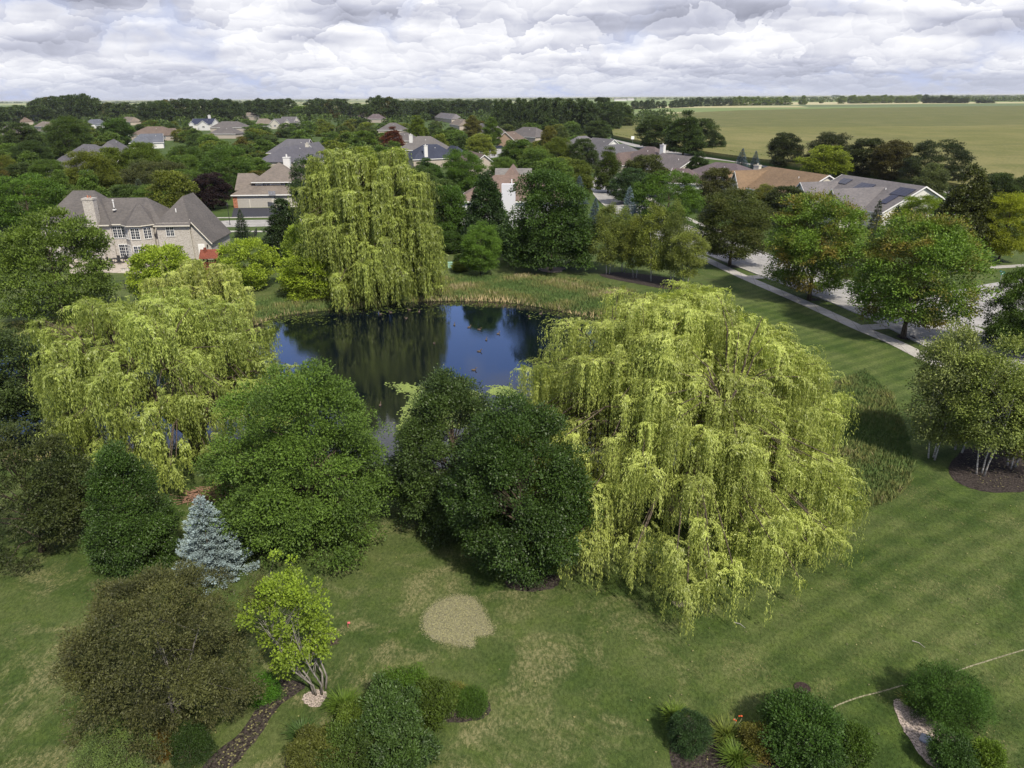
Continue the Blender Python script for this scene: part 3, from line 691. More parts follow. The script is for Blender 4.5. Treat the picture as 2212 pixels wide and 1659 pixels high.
# ------------------------------------------------------------------ houses
def roof_mat():
    m = new_mat('shingles'); n, l, N, MA, MIX, RAMP, NOISE, MAPV = NT(m.node_tree)
    oi = N('ShaderNodeObjectInfo'); tc = N('ShaderNodeTexCoord'); P = tc.outputs['Object']
    a = NOISE(MAPV(P, (1.2, 1.2, 5)), 1.2, 5, .7); b = NOISE(P, .25, 3, .5); c_ = NOISE(MAPV(P, (3, 3, 7)), 2.5, 3, .8)
    f = MA('ADD', MA('MULTIPLY', a, .45), MA('ADD', MA('MULTIPLY', b, .2), MA('MULTIPLY', c_, .35)))
    c = MIX(RAMP(f, .36, .64), MIX(1.0, oi.outputs['Color'], (.44, .44, .45), 'MULTIPLY'), MIX(1.0, oi.outputs['Color'], (.82, .79, .77), 'MULTIPLY'))
    w = N('ShaderNodeTexWave', wave_type='BANDS', bands_direction='Z'); l.new(P, w.inputs[0]); w.inputs['Scale'].default_value = 1.9; w.inputs['Distortion'].default_value = .3
    c = MIX(MA('MULTIPLY', RAMP(w.outputs['Fac'], .75, 1.0), .25), c, (.03, .03, .03))
    finish(m, N, l, c, .9, .15, c_, .4, .03); return m
def siding_mat():
    m = new_mat('siding'); n, l, N, MA, MIX, RAMP, NOISE, MAPV = NT(m.node_tree)
    oi = N('ShaderNodeObjectInfo'); tc = N('ShaderNodeTexCoord'); P = tc.outputs['Object']
    w = N('ShaderNodeTexWave', wave_type='BANDS', bands_direction='Z', wave_profile='SAW'); l.new(P, w.inputs[0]); w.inputs['Scale'].default_value = 1.6
    c = MIX(MA('MULTIPLY', RAMP(w.outputs['Fac'], .82, 1.0), .45), oi.outputs['Color'], MIX(1.0, oi.outputs['Color'], (.45, .45, .48), 'MULTIPLY'))
    c = MIX(MA('MULTIPLY', NOISE(P, .8, 4), .18), c, (.3, .28, .25))
    finish(m, N, l, c, .7, .25, w.outputs['Fac'], .4, .02); return m
def brick_mat():
    m = new_mat('tan_brick'); n, l, N, MA, MIX, RAMP, NOISE, MAPV = NT(m.node_tree)
    tc = N('ShaderNodeTexCoord'); sp = N('ShaderNodeSeparateXYZ'); l.new(tc.outputs['Object'], sp.inputs[0])
    cb = N('ShaderNodeCombineXYZ'); l.new(MA('ADD', sp.outputs[0], sp.outputs[1]), cb.inputs[0]); l.new(sp.outputs[2], cb.inputs[1])
    V = cb.outputs[0]
    br = N('ShaderNodeTexBrick'); l.new(V, br.inputs[0]); br.inputs['Scale'].default_value = 1; br.inputs['Brick Width'].default_value = .3; br.inputs['Row Height'].default_value = .1
    br.inputs['Mortar Size'].default_value = .012; br.inputs['Color1'].default_value = (.26, .235, .21, 1); br.inputs['Color2'].default_value = (.42, .39, .355, 1); br.inputs['Mortar'].default_value = (.36, .34, .31, 1); br.inputs['Bias'].default_value = .1
    s = NOISE(MAPV(V, (1.6, 5.5, 1)), 1.6, 4, .75)
    c = MIX(RAMP(s, .52, .68), br.outputs[0], (.14, .11, .09))
    s2 = NOISE(MAPV(V, (1, 3, 1)), .9, 3, .6); c = MIX(MA('MULTIPLY', RAMP(s2, .5, .75), .35), c, (.42, .385, .345))
    finish(m, N, l, c, .9, .1, s, .4, .02); return m
M_ROOF, M_SIDE, M_BRICK = roof_mat(), siding_mat(), brick_mat()
M_TRIM = simple('white_trim', (.60, .59, .57), .6, .3, .05)
M_GLASS = simple('window_glass', (.025, .03, .045), .08, .6, .3, .7)
M_GUTTER = simple('tan_gutter', (.46, .43, .37), .6, .3, .08)
M_DOORG = simple('garage_door_paint', (.32, .30, .27), .6, .3, .05)
M_SOLAR = simple('solar_glass', (.008, .010, .030), .15, .5, .3, 2)
M_REDB = simple('red_brick', (.30, .13, .08), .9, .1, .4, 4)

def slab(polys, th=.18):
    """roof faces -> closed slabs thickened downward"""
    mb = MB()
    for p in polys:
        P = [Vector(q) for q in p]; nrm = (P[1] - P[0]).cross(P[2] - P[0]).normalized()
        if nrm.z < 0: P = P[::-1]; nrm = -nrm
        n = len(P); lo = [q - Vector((0, 0, th)) for q in P]
        mb.add(P + lo, [tuple(range(n)), tuple(range(2 * n - 1, n - 1, -1))] + [(i, i + n, (i + 1) % n + n, (i + 1) % n) for i in range(n)])
    return mb
def window(root, c, w, h, ang, cols=2, rows=3, panes=1, M_=None, door=False):
    """c: centre on wall in the house frame; ang: direction the window faces (radians, 0 = -y)"""
    T = Matrix.Translation(c) @ Matrix.Rotation(ang, 4, 'Z')
    fr = MB(); b = .10
    fr.box(-w / 2 - b, w / 2 + b, -.09, .02, h / 2, h / 2 + b, 0, T); fr.box(-w / 2 - b, w / 2 + b, -.12, .02, -h / 2 - b, -h / 2, 0, T)
    fr.box(-w / 2 - b, -w / 2, -.09, .02, -h / 2, h / 2, 0, T); fr.box(w / 2, w / 2 + b, -.09, .02, -h / 2, h / 2, 0, T)
    for k in range(1, panes):
        x = -w / 2 + w * k / panes; fr.box(x - .06, x + .06, -.08, .02, -h / 2, h / 2, 0, T)
    for p in range(panes):
        x0 = -w / 2 + w * p / panes; pw = w / panes
        for k in range(1, cols): x = x0 + pw * k / cols; fr.box(x - .018, x + .018, -.055, .01, -h / 2, h / 2, 0, T)
    for k in range(1, rows): z = -h / 2 + h * k / rows; fr.box(-w / 2, w / 2, -.053, .008, z - .018, z + .018, 0, T)
    f = obj('door' if door else 'window', fr.mesh('window', [M_TRIM]), root)
    g_ = MB(); g_.box(-w / 2, w / 2, -.03, .015, -h / 2, h / 2, 0, T); obj('pane', g_.mesh('pane', [M_GLASS]), f)
    return f

def shed_roof_polys(x0, x1, y0, y1, ze, zr, axis='x', ends=('hip', 'hip'), ov=.4):
    """rectangular roof: ridge along axis"""
    if axis == 'y':
        P = shed_roof_polys(y0, y1, x0, x1, ze, zr, 'x', ends, ov)
        return [[(b, a, c) for a, b, c in p] for p in P]
    hy = (y1 - y0) / 2; ym = (y0 + y1) / 2; s = (zr - ze) / hy; zl = ze - s * ov
    X0, X1, Y0, Y1 = x0 - ov, x1 + ov, y0 - ov, y1 + ov
    ra = x0 + hy if ends[0] == 'hip' else X0; rb = x1 - hy if ends[1] == 'hip' else X1
    if ra > rb: ra = rb = (ra + rb) / 2
    A, B = (ra, ym, zr), (rb, ym, zr)
    P = [[(X0, Y0, zl), (X1, Y0, zl), B, A], [(X1, Y1, zl), (X0, Y1, zl), A, B]]
    if ends[0] == 'hip': P.append([(X0, Y1, zl), (X0, Y0, zl), A])
    if ends[1] == 'hip': P.append([(X1, Y0, zl), (X1, Y1, zl), B])
    return P
def walls(mb, x0, x1, y0, y1, z, zr=None, axis='x', ends=('hip', 'hip'), m=0):
    mb.box(x0, x1, y0, y1, 0, z, m)
    if zr is None: return
    for i, e in enumerate(ends):
        if e != 'gable': continue
        if axis == 'x':
            x = (x0, x1)[i]; xi = x + (.25 if i == 0 else -.25); ym = (y0 + y1) / 2
            mb.add([(x, y0, z), (x, y1, z), (x, ym, zr - .12), (xi, y0, z), (xi, y1, z), (xi, ym, zr - .12)], [(0, 1, 2), (5, 4, 3), (0, 2, 5, 3), (1, 4, 5, 2)], m)
        else:
            y = (y0, y1)[i]; yi = y + (.25 if i == 0 else -.25); xm = (x0 + x1) / 2
            mb.add([(x0, y, z), (x1, y, z), (xm, y, zr - .12), (x0, yi, z), (x1, yi, z), (xm, yi, zr - .12)], [(0, 1, 2), (5, 4, 3), (0, 2, 5, 3), (1, 4, 5, 2)], m)
def rake(mb, x0, x1, y, ze, zr, ov=.4, axis='y', side=-1):
    """white rake boards along a gable facing -y (axis y) at plane y"""
    xm = (x0 + x1) / 2; s = (zr - ze) / ((x1 - x0) / 2)
    for sg in (-1, 1):
        xa = xm + sg * ((x1 - x0) / 2 + ov); za = ze - s * ov
        for (q0, q1) in (((xa, za), (xm, zr)),):
            v = []
            for yy in (y + side * (ov + .01), y + side * (ov + .07)):
                v += [(q0[0], yy, q0[1] + .03), (q1[0], yy, q1[1] + .03), (q1[0], yy, q1[1] - .24), (q0[0], yy, q0[1] - .24)]
            if axis == 'x': v = [(b, a, c) for a, b, c in v]
            mb.add(v, [(0, 1, 2, 3), (7, 6, 5, 4), (0, 4, 5, 1), (1, 5, 6, 2), (2, 6, 7, 3), (3, 7, 4, 0)])

FOOT = []           # footprints for keeping trees off
BOX = []            # photo-frame boxes of visible roofs with their distance
LAND = []           # landmarks for naming trees
def ridge_house(A, B, zr, half, zw, ends, roofc, wallc, label, name='house', cross=(), chim=(), wins=(), land=None, group=None, wallm=None, box=None, solar=(), doors=()):
    a = Vector((*at(*A, zr), 0)); b = Vector((*at(*B, zr), 0))
    mid = (a + b) / 2; L = (b - a).length; rz = math.atan2(b.y - a.y, b.x - a.x)
    x0 = -L / 2 - (half if ends[0] == 'hip' else 0); x1 = L / 2 + (half if ends[1] == 'hip' else 0)
    e = empty(name, (mid.x, mid.y, 0), rz); tag(e, label, 'house', group)
    wm = MB(); walls(wm, x0, x1, -half, half, zw, zr, 'x', ends)
    rp = shed_roof_polys(x0, x1, -half, half, zw, zr, 'x', ends)
    rk = MB()
    if ends[0] == 'gable': rake(rk, -half, half, x0, zw, zr, .4, 'x', -1)
    if ends[1] == 'gable': rake(rk, -half, half, x1, zw, zr, .4, 'x', 1)
    for (cx, cw, pr, cz, typ) in cross:              # wings towards -y
        y0 = -half - pr
        walls(wm, cx - cw / 2, cx + cw / 2, y0, .0, zw - .02, cz, 'y', (typ, 'hip'))
        rp += shed_roof_polys(cx - cw / 2, cx + cw / 2, y0, half * .3, zw - .01, cz, 'y', (typ, 'gable'))[:3]
        if typ == 'gable': rake(rk, cx - cw / 2, cx + cw / 2, y0, zw, cz)
        window(e, Vector((cx, y0 - .01, zw * .55)), min(2.0, cw * .4), 1.3, 0, 2, 2, 2)
    # fascia round the eaves
    sl = (zr - zw) / half * .4
    rk.box(x0 - .46, x1 + .46, -half - .47, -half - .41, zw - sl - .25, zw - sl - .02)
    obj('wall', wm.mesh('wall', [wallm or M_SIDE]), e, wallc)
    rf = obj('roof', slab(rp).mesh('roof', [M_ROOF]), e, roofc)
    obj('fascia', rk.mesh('fascia', [M_TRIM]), rf)
    for (cx, cy, w, top, col) in chim:
        m_ = MB(); m_.box(cx - w / 2, cx + w / 2, cy - w * .4, cy + w * .4, 0, top); m_.box(cx - w / 2 - .1, cx + w / 2 + .1, cy - w * .4 - .1, cy + w * .4 + .1, top, top + .15)
        m_.tube([(cx, cy, top + .15), (cx, cy, top + .6)], .16, 8); obj('chimney', m_.mesh('chimney', [M_SIDE]), e, col)
    vt = MB(); vt.tube([(L * .2, half * .3 - half * .6, zr - .2 - (zr - zw) * .3), (L * .2, half * .3 - half * .6, zr + .35 - (zr - zw) * .3)], .09, 6); obj('vent_pipe', vt.mesh('vent_pipe', [M_TRIM]), rf)
    n = 0
    for (x, z, w, h, p) in wins: window(e, Vector((x, -half - .01, z)), w, h, 0, 2, 2, p)
    for (x, w) in doors:
        m_ = MB(); m_.box(x - w / 2, x + w / 2, -half - .06, -half + .02, 0, 2.3)
        for k in range(1, 4): m_.box(x - w / 2, x + w / 2, -half - .075, -half - .05, 2.3 * k / 4 - .015, 2.3 * k / 4 + .015)
        obj('garage_door', m_.mesh('garage_door', [M_DOORG]), e)
    for (x, t, w, h) in solar:                       # arrays lying on the -y slope
        s = math.hypot(half, zr - zw); ty = -half * t; tz = zr - (zr - zw) * t; an = math.atan2(zr - zw, half)
        T = Matrix.Translation((x, ty, tz + .10)) @ Matrix.Rotation(an, 4, 'X')
        m_ = MB()
        nx_, ny_ = max(1, int(w / 1.05)), max(1, int(h / 1.7))
        for i in range(nx_):
            for j in range(ny_):
                m_.box(-w / 2 + i * w / nx_ + .02, -w / 2 + (i + 1) * w / nx_ - .02, -h / 2 + j * h / ny_ + .02, -h / 2 + (j + 1) * h / ny_ - .02, .02, .07, 0, T)
        obj('solar_panel', m_.mesh('solar_panel', [M_SOLAR]), rf)
    FOOT.append((mid.x, mid.y, rz, (x1 - x0) / 2 + 1.5, half + 1.5))
    R = Matrix.Rotation(rz, 3, 'Z')
    pr = [proj(mid + R @ Vector((x, y, z)))[:2] for x, y, z in ((-L / 2, 0, zr), (L / 2, 0, zr), (x0, -half, zw), (x1, -half, zw))]
    d = math.hypot(mid.x, mid.y)
    if box: BOX.append((*box, d))
    else: BOX.append((min(p[0] for p in pr), min(p[1] for p in pr), max(p[0] for p in pr), max(p[1] for p in pr), d))
    LAND.append((sum(p[0] for p in pr) / 4, sum(p[1] for p in pr) / 4, land or label, max(p[0] for p in pr) - min(p[0] for p in pr), d))
    return e
GREY, BROWN, NAVY, BLUEG, TAN, MAUVE = (.16, .15, .15), (.20, .155, .13), (.045, .055, .10), (.15, .165, .20), (.25, .215, .18), (.165, .135, .145)
WH, CREAM, BEIGE = (.56, .55, .53), (.47, .44, .37), (.35, .30, .25)

# far and middle distance houses, west (left) side of the picture
G_ = 'gable'; H_ = 'hip'
ridge_house((32, 251), (52, 252), 8, 6, 3.4, (H_, H_), BROWN, BEIGE, 'brown-roofed house with a pale chimney at the far left edge', chim=[(-3, 2, 1.4, 9.5, CREAM)], land='far-left brown roof')
ridge_house((70, 247), (84, 248), 8.5, 6.5, 4, (H_, H_), NAVY, WH, 'dark slate-roofed house just right of the brown roof at the far left', land='far-left dark slate roof')
ridge_house((138, 246), (154, 246), 7.5, 5, 4, (G_, H_), BLUEG, WH, 'small blue-grey roofed house among trees behind the brick house', land='small blue-grey roof')
ridge_house((272, 252), (290, 253), 7.5, 6, 3.4, (H_, H_), TAN, BEIGE, 'low tan-roofed house behind the round dark trees at left', land='low tan roof')
ridge_house((343, 237), (354, 238), 9.5, 6.5, 5.2, (H_, H_), BROWN, WH, 'two-storey brown-roofed house with white gable, left of the navy roof', cross=[(2, 7, 2, 8.5, G_)], land='white house with brown roof')
ridge_house((403, 241), (417, 241), 9, 6, 5, (H_, H_), GREY, WH, 'grey-roofed white house directly behind the navy-roofed house', land='grey roof behind navy roof')
ridge_house((418, 256), (464, 256), 9, 5.5, 5, (G_, G_), NAVY, WH, 'navy-roofed white house with a broad white front gable and tall chimney', cross=[(4, 9, 2.5, 7.6, G_), (-7.5, 5, 1.6, 7.2, G_)], chim=[(3, 3, 1.8, 11.5, WH)], land='navy-roofed house')
ridge_house((503, 239), (513, 239), 9.5, 7, 5.2, (H_, H_), (.21, .16, .145), BEIGE, 'reddish-brown hipped house with a thin chimney right of the navy roof', chim=[(-9, 0, 1.3, 10, CREAM)], land='reddish-brown hipped roof')
ridge_house((534, 243), (556, 243), 8.5, 6, 5, (H_, H_), TAN, BEIGE, 'tan-roofed house farthest along the row right of the reddish-brown roof', land='tan roof in the far row')
ridge_house((480, 262), (514, 262), 7.5, 7, 3.4, (H_, H_), GREY, BEIGE, 'grey low-roofed house below the reddish-brown hipped house', land='low wide grey roof')
ridge_house((478, 274), (498, 274), 7, 6, 3.2, (H_, H_), GREY, BEIGE, 'small grey-roofed house between olive trees right of the navy roof', land='small low grey roof')
ridge_house((610, 252), (640, 252), 9.5, 6, 4.6, (G_, G_), (.165, .16, .17), CREAM, 'grey-roofed house with two pale front gables in the middle distance', cross=[(-6, 9, 8, 8.2, G_), (5, 6, 6, 7.8, G_)], land='house with two pale gables')
ridge_house((650, 234), (672, 235), 9, 6, 4.6, (H_, H_), TAN, BEIGE, 'tan-grey roofed house right behind the one with two pale gables', land='tan-grey far roof')
ridge_house((318, 273), (352, 273), 8, 8, 3.4, (H_, H_), BROWN, BEIGE, 'long brown-roofed house behind the blue-grey roof', cross=[(12, 8, 2, 7, H_)], land='long brown roof')
ridge_house((303, 289), (350, 288), 7.2, 5.5, 3.2, (H_, G_), BLUEG, WH, 'blue-grey roofed house in front of the long brown roof', cross=[(-3, 6, 1.5, 6.4, H_)], land='long blue-grey roof')
ridge_house((180, 311), (206, 312), 7.4, 5.5, 3.2, (H_, H_), (.15, .15, .165), WH, 'slate-grey hipped roof showing over trees behind the brick house', cross=[(5, 6, 1.5, 6.6, H_)], land='slate-grey hipped roof')
ridge_house((232, 306), (246, 300), 7.2, 5.0, 3.2, (H_, H_), (.16, .155, .165), WH, 'grey roof between trees right of the slate-grey hipped roof', land='grey roof between trees')
ridge_house((134, 337), (152, 333), 7.0, 4.6, 3.6, (H_, G_), (.13, .125, .14), WH, 'house with a white end gable hidden by trees behind the brick house', land='white end gable at left')
ridge_house((620, 300), (668, 300), 8.2, 6.5, 3.3, (H_, G_), (.155, .155, .175), BEIGE, 'long grey-roofed house, rear one of the row above the tan garage house', cross=[(8, 7, 3, 7.0, G_)], land='rear grey row roof', chim=[])
ridge_house((608, 318), (648, 312), 7.6, 6.5, 3.3, (H_, H_), (.14, .14, .165), BEIGE, 'slate-roofed house with a white chimney behind the tan garage house', cross=[(5, 7, 3, 6.8, H_)], chim=[(8, -3, 1.3, 7.9, CREAM)], land='slate roof with chimney')
ridge_house((842, 265), (855, 265), 9, 6, 5, (H_, H_), GREY, BEIGE, 'grey hipped house behind the burgundy tree', land='hipped roof by burgundy tree')
ridge_house((902, 294), (930, 294), 8.6, 7, 3.6, (H_, H_), (.19, .18, .175), BEIGE, 'grey hipped house with a white chimney above the centre willow', chim=[(-5, -3, 1.4, 9.2, WH)], land='grey roof above centre willow')
ridge_house((915, 312), (944, 311), 7.8, 6.5, 3.4, (H_, H_), (.055, .065, .10), BEIGE, 'black-slate roofed house in front of the grey hipped one', cross=[(9, 8, 2, 7, H_)], chim=[(-4, -5.5, 1.3, 7.6, WH)], land='black-slate roof')
ridge_house((1014, 325), (1046, 334), 7, 5, 3.2, (H_, G_), BROWN, BEIGE, 'brown roof edge beside the pale lime tree and cul-de-sac', land='brown roof by lime tree')
ridge_house((1040, 266), (1075, 272), 8, 6, 3.6, (G_, H_), GREY, BEIGE, 'grey roof right of the columnar green tree', land='grey roof by columnar tree')
ridge_house((1092, 285), (1110, 283), 7.2, 5, 3.2, (G_, H_), BROWN, (.36, .25, .18), 'reddish-brown house with a front gable right of the columnar green tree', land='reddish-brown front gable')
ridge_house((1130, 274), (1158, 275), 8, 7, 3.4, (H_, H_), GREY, BEIGE, 'wide grey roof right of the reddish-brown gable', land='wide central grey roof')
ridge_house((952, 243), (985, 246), 8.5, 6, 4, (H_, H_), (.2, .19, .2), BEIGE, 'pale grey roof far off above the black-slate roof', land='far pale grey roof')
ridge_house((895, 234), (912, 235), 9, 6, 4, (H_, H_), GREY, BEIGE, 'small far grey roof under the dark tree line', land='small far grey roof')
ridge_house((92, 262), (108, 263), 7.5, 5.5, 4, (H_, H_), TAN, BEIGE, 'low tan-brown roof in the trees right of the dark slate roof', land='low tan-brown roof')
ridge_house((196, 258), (214, 257), 7.5, 5.5, 4, (H_, G_), BLUEG, WH, 'small white-gabled far house left of the low tan roof', land='white-gabled far-left house')
ridge_house((738, 239), (756, 240), 8.5, 5.5, 4, (H_, H_), GREY, BEIGE, 'far grey roof left of a pale pair, above the centre willow', land='far grey roof, left of pair')
ridge_house((774, 242), (790, 243), 8.5, 5.5, 4, (G_, H_), BROWN, WH, 'far brownish roof with a white gable above the centre willow', land='far white-gabled brown roof')
ridge_house((806, 246), (818, 246), 8.5, 5.5, 4, (H_, H_), MAUVE, BEIGE, 'far mauve-grey roof just behind the burgundy tree', land='far mauve-grey roof')
ridge_house((866, 286), (880, 286), 7.5, 5.5, 4, (H_, H_), GREY, BEIGE, 'grey roof corner between the burgundy tree and the hipped grey house', land='grey roof corner')
ridge_house((684, 237), (704, 238), 9, 5.5, 4, (H_, G_), BLUEG, WH, 'far blue-grey roof in the last row behind the garage house', land='far blue-grey last-row roof')
ridge_house((988, 256), (1004, 258), 8, 5.5, 4, (H_, H_), TAN, BEIGE, 'pale tan roof in the woods right of the far pale grey roof', land='pale tan roof in the woods')
ridge_house((20, 268), (38, 270), 7.5, 5.5, 4, (H_, H_), MAUVE, BEIGE, 'mauve-brown roof under the far-left brown roof', land='far-left mauve roof')
ridge_house((560, 256), (578, 256), 8, 5.5, 4, (G_, H_), TAN, WH, 'small tan-roofed house left of the two-gabled grey house', land='small tan-roofed house')
# row on the right side of the centre
ridge_house((1249, 294), (1266, 293), 7.4, 5.5, 3.4, (H_, H_), (.19, .185, .2), BEIGE, 'small grey roof at the far end of the right-hand row of houses', land='last roof of right row', box=(1243, 290, 1280, 312))
ridge_house((1282, 297), (1326, 301), 7.6, 5.5, 3.4, (G_, G_), (.18, .175, .185), WH, 'grey-roofed house with a white end gable, second in the right-hand row', land='white-gabled right row house', box=(1272, 292, 1336, 330))
ridge_house((1310, 313), (1348, 310), 7.8, 7, 3.4, (H_, H_), (.15, .15, .165), BEIGE, 'slate-grey hipped house in the middle of the right-hand row', land='slate-grey right row house', box=(1290, 305, 1385, 360))
ridge_house((1336, 330), (1374, 326), 6.4, 4.2, 3.2, (H_, G_), (.17, .13, .12), CREAM, 'brown-roofed wing with a small cream gable behind the lollipop tree', land='brown roof with cream gable', box=(1336, 322, 1384, 360), chim=[])
ridge_house((1396, 316), (1414, 317), 8.2, 7, 3.4, (H_, H_), (.16, .13, .13), BEIGE, 'brown hipped house with a tall white chimney left of the big field shrubs', chim=[(7.2, -2.4, 1.5, 9.0, WH)], land='roof with tall white chimney', box=(1375, 312, 1440, 350))
ridge_house((1432, 330), (1502, 339), 7.4, 7, 3.4, (H_, G_), (.20, .18, .18), CREAM, 'long grey-brown house with a cream end gable', land='long cream-gabled roof', box=(1420, 328, 1505, 362))
ridge_house((1456, 363), (1488, 364), 6.0, 4.4, 3.0, (G_, H_), (.17, .13, .135), WH, 'mauve-brown roofed house with a half-timbered white gable', land='half-timbered gable', box=(1446, 358, 1490, 390))
ridge_house((1546, 350), (1590, 353), 7.2, 8, 3.4, (H_, H_), MAUVE, BEIGE, 'mauve-roofed house with a pale chimney left of the orange-brown roof', chim=[(11.5, -3, 1.5, 7.3, CREAM)], land='mauve roof', box=(1541, 345, 1630, 395))
oh = ridge_house((1660, 359), (1789, 378), 7.6, 8.0, 3.4, (H_, G_), (.27, .19, .12), CREAM, 'large house with an orange-brown shingle roof and white gables', cross=[(-14, 4.4, 2.5, 6.6, G_), (-9.6, 4.4, 2.0, 6.9, G_)], chim=[(-15, 2, 1.6, 6.6, CREAM)], land='orange-brown roof', box=(1598, 358, 1802, 425))
sh = ridge_house((1822, 377), (1998, 402), 7.9, 8.6, 3.5, (G_, G_), (.20, .19, .195), (.55, .54, .49), 'grey-roofed house with dark solar panels and a wide pale end gable', cross=[(-9.5, 7.0, 3.0, 6.9, G_), (3.6, 6.4, 5.0, 7.0, G_)],
                 solar=[(-8.2, .25, 3.0, 2.0), (-1.2, .34, 4.4, 2.6), (9.3, .30, 4.2, 2.6), (9.0, .60, 2.0, 3.0)], land='solar-panelled roof', box=(1743, 376, 2023, 468))

# brick house (hand built)
def brick_house():
    o0 = at(112, 566); e = empty('brick_house', (*at(180, 563), 0), math.radians(2.5))
    lx = -11.5
    e.location.x += lx * 0; R = []
    tag(e, 'two-storey tan brick house with a steep grey hipped roof, turret bay and tall brick chimney', 'house')
    x0 = -7.0
    w = MB()
    w.box(x0, 9, 0, 11, 0, 6.0); w.box(9, 20.2, .35, 10, 0, 5.97)
    # turret bay : five sides
    cxx, r = 15.4, 3.3
    an = [math.radians(a) for a in (202.5, 247.5, 292.5, 337.5)]
    bay = [(cxx + 3.55 * math.cos(a), .9 + 3.0 * math.sin(a)) for a in an]
    bp = [(bay[0][0], 1.2)] + bay + [(bay[3][0], 1.2)]
    n = len(bp); w.add([(a, b, 0) for a, b in bp] + [(a, b, 5.94) for a, b in bp], [(i, i + 1, i + 1 + n, i + n) for i in range(n - 1)] + [tuple(range(n, 2 * n))])
    w.box(20.0, 27.5, -1.2, 9, 0, 5.93); 
    # low wing under the falling slope on the right, front wall with a sloping top
    w.add([(27.5, -.7, 0), (31.6, -.7, 0), (31.6, -.7, 2.95), (27.5, -.7, 6.4), (27.5, 10, 0), (31.6, 10, 0), (31.6, 10, 2.95), (27.5, 10, 6.4)], [(0, 1, 2, 3), (1, 5, 6, 2), (5, 4, 7, 6), (2, 6, 7, 3)])
    obj('wall', w.mesh('wall', [M_BRICK]), e)
    p = []
    p += shed_roof_polys(x0, 9, 0, 11, 6.0, 10.4, 'x', ('hip', 'hip'), .45)
    p += shed_roof_polys(4, 20.4, .35, 10, 5.97, 9.2, 'x', ('gable', 'hip'), .45)
    ap = (cxx, 1.6, 8.9); q = [(cxx + 4.1 * math.cos(a), .9 + 3.5 * math.sin(a), 5.7) for a in an]
    q = [(q[0][0], 2.6, 5.7)] + q + [(q[3][0], 2.6, 5.7)]
    for i in range(len(q) - 1): p.append([q[i], q[i + 1], ap])
    ze = 5.93
    A = (24.2, 4.6, 9.4)
    p.append([(19.6, -1.65, 5.6), (27.9, -1.65, 5.6), A])
    p.append([(19.6, -1.65, 5.6), A, (24.2, 10.2, 9.4), (19.6, 10.2, 5.6)])
    p.append([A, (28.1, -1.15, 6.09), (32.1, -1.15, 2.7), (32.1, 10.2, 2.7), (24.2, 10.2, 9.4)])
    p.append([A, (27.9, -1.65, 5.6), (28.1, -1.15, 6.09)])
    rf = obj('roof', slab(p, .16).mesh('roof', [M_ROOF]), e, (.155, .145, .14))
    gt = MB()
    for (a, b, y, z) in ((x0 - .45, 9, -.45, 5.55), (9, 12.1, -.1, 5.62), (19.6, 27.9, -1.65, 5.5)): gt.box(a, b, y - .14, y, z - .08, z + .1)
    for i in range(len(q) - 1):
        gt.tube([Vector(q[i]) - Vector((0, 0, .1)), Vector(q[i + 1]) - Vector((0, 0, .1))], .08, 6)
    gt.tube([(27.4, -1.25, 5.6), (27.6, -1.25, .1)], .06, 6); gt.tube([(28.0, -1.2, 5.95), (32.1, -1.2, 2.5)], .1, 6)
    obj('gutter', gt.mesh('gutter', [M_GUTTER]), rf)
    ch = MB(); ch.box(4.0, 6.9, -.9, .5, 0, 4.6); ch.box(4.25, 6.65, -.8, .6, 4.6, 9.5); ch.box(4.15, 6.75, -.9, .7, 9.5, 9.8)
    c = obj('chimney', ch.mesh('chimney', [M_BRICK]), e)
    f = MB(); f.tube([(5.2, 0, 9.8), (5.2, 0, 10.15)], .18, 8); f.tube([(5.8, 0, 9.8), (5.8, 0, 10.1)], .15, 8); obj('chimney_pot', f.mesh('chimney_pot', [M_REDB]), c)
    v = MB(); v.tube([(9.3, 2.2, 8.0), (9.3, 2.2, 9.1)], .12, 8); v.tube([(9.3, 2.2, 9.05), (9.3, 2.2, 9.25)], .2, 8); v.box(9.0, 9.6, 1.9, 2.5, 7.6, 7.75)
    obj('vent_pipe', v.mesh('vent_pipe', [M_TRIM]), rf)
    v = MB(); v.tube([(24.0, .9, 7.3), (24.0, .9, 7.9)], .12, 8); obj('vent_pipe', v.mesh('vent_pipe', [M_TRIM]), rf)
    for (x, y, z, ww, h, an_, cc, rr, pn) in [(1.9, 0, 4.45, 3.1, 1.75, 0, 2, 4, 3), (-4.4, 0, 4.45, 2.0, 1.6, 0, 2, 4, 2), (10.6, .35, 4.4, 2.9, 1.75, 0, 2, 4, 3), (23.0, -1.2, 4.6, 1.7, 1.35, 0, 2, 3, 2), (22.6, -1.2, 2.0, .8, 1.1, 0, 2, 3, 1), (23.0, -1.2, 9, .01, .01, 0, 1, 1, 1)][:5]:
        window(e, Vector((x, y - .01, z)), ww, h, an_, cc, rr, pn)
    for i in range(3):
        a, b = Vector((*bay[i], 0)), Vector((*bay[i + 1], 0)); mth = (a + b) / 2; ang = math.atan2(b.y - a.y, b.x - a.x)
        off = Vector((math.sin(ang), -math.cos(ang), 0)) * .01
        for z, hh in ((4.4, 1.65), (1.55, 1.75)): window(e, mth + off + Vector((0, 0, z)), 1.45 if i != 1 else 1.9, hh, ang, 2, 4, 2)
    for x in (2.2, 11.2):
        window(e, Vector((x, (0 if x < 9 else .35) - .02, 1.25)), 2.7, 2.3, 0, 3, 5, 2, door=True)
    d = MB(); d.box(28.6, 30.1, -.78, -.69, .1, 2.5); d.box(28.7, 30.0, -.80, -.77, .2, 2.4); obj('door', d.mesh('door', [M_TRIM]), e)
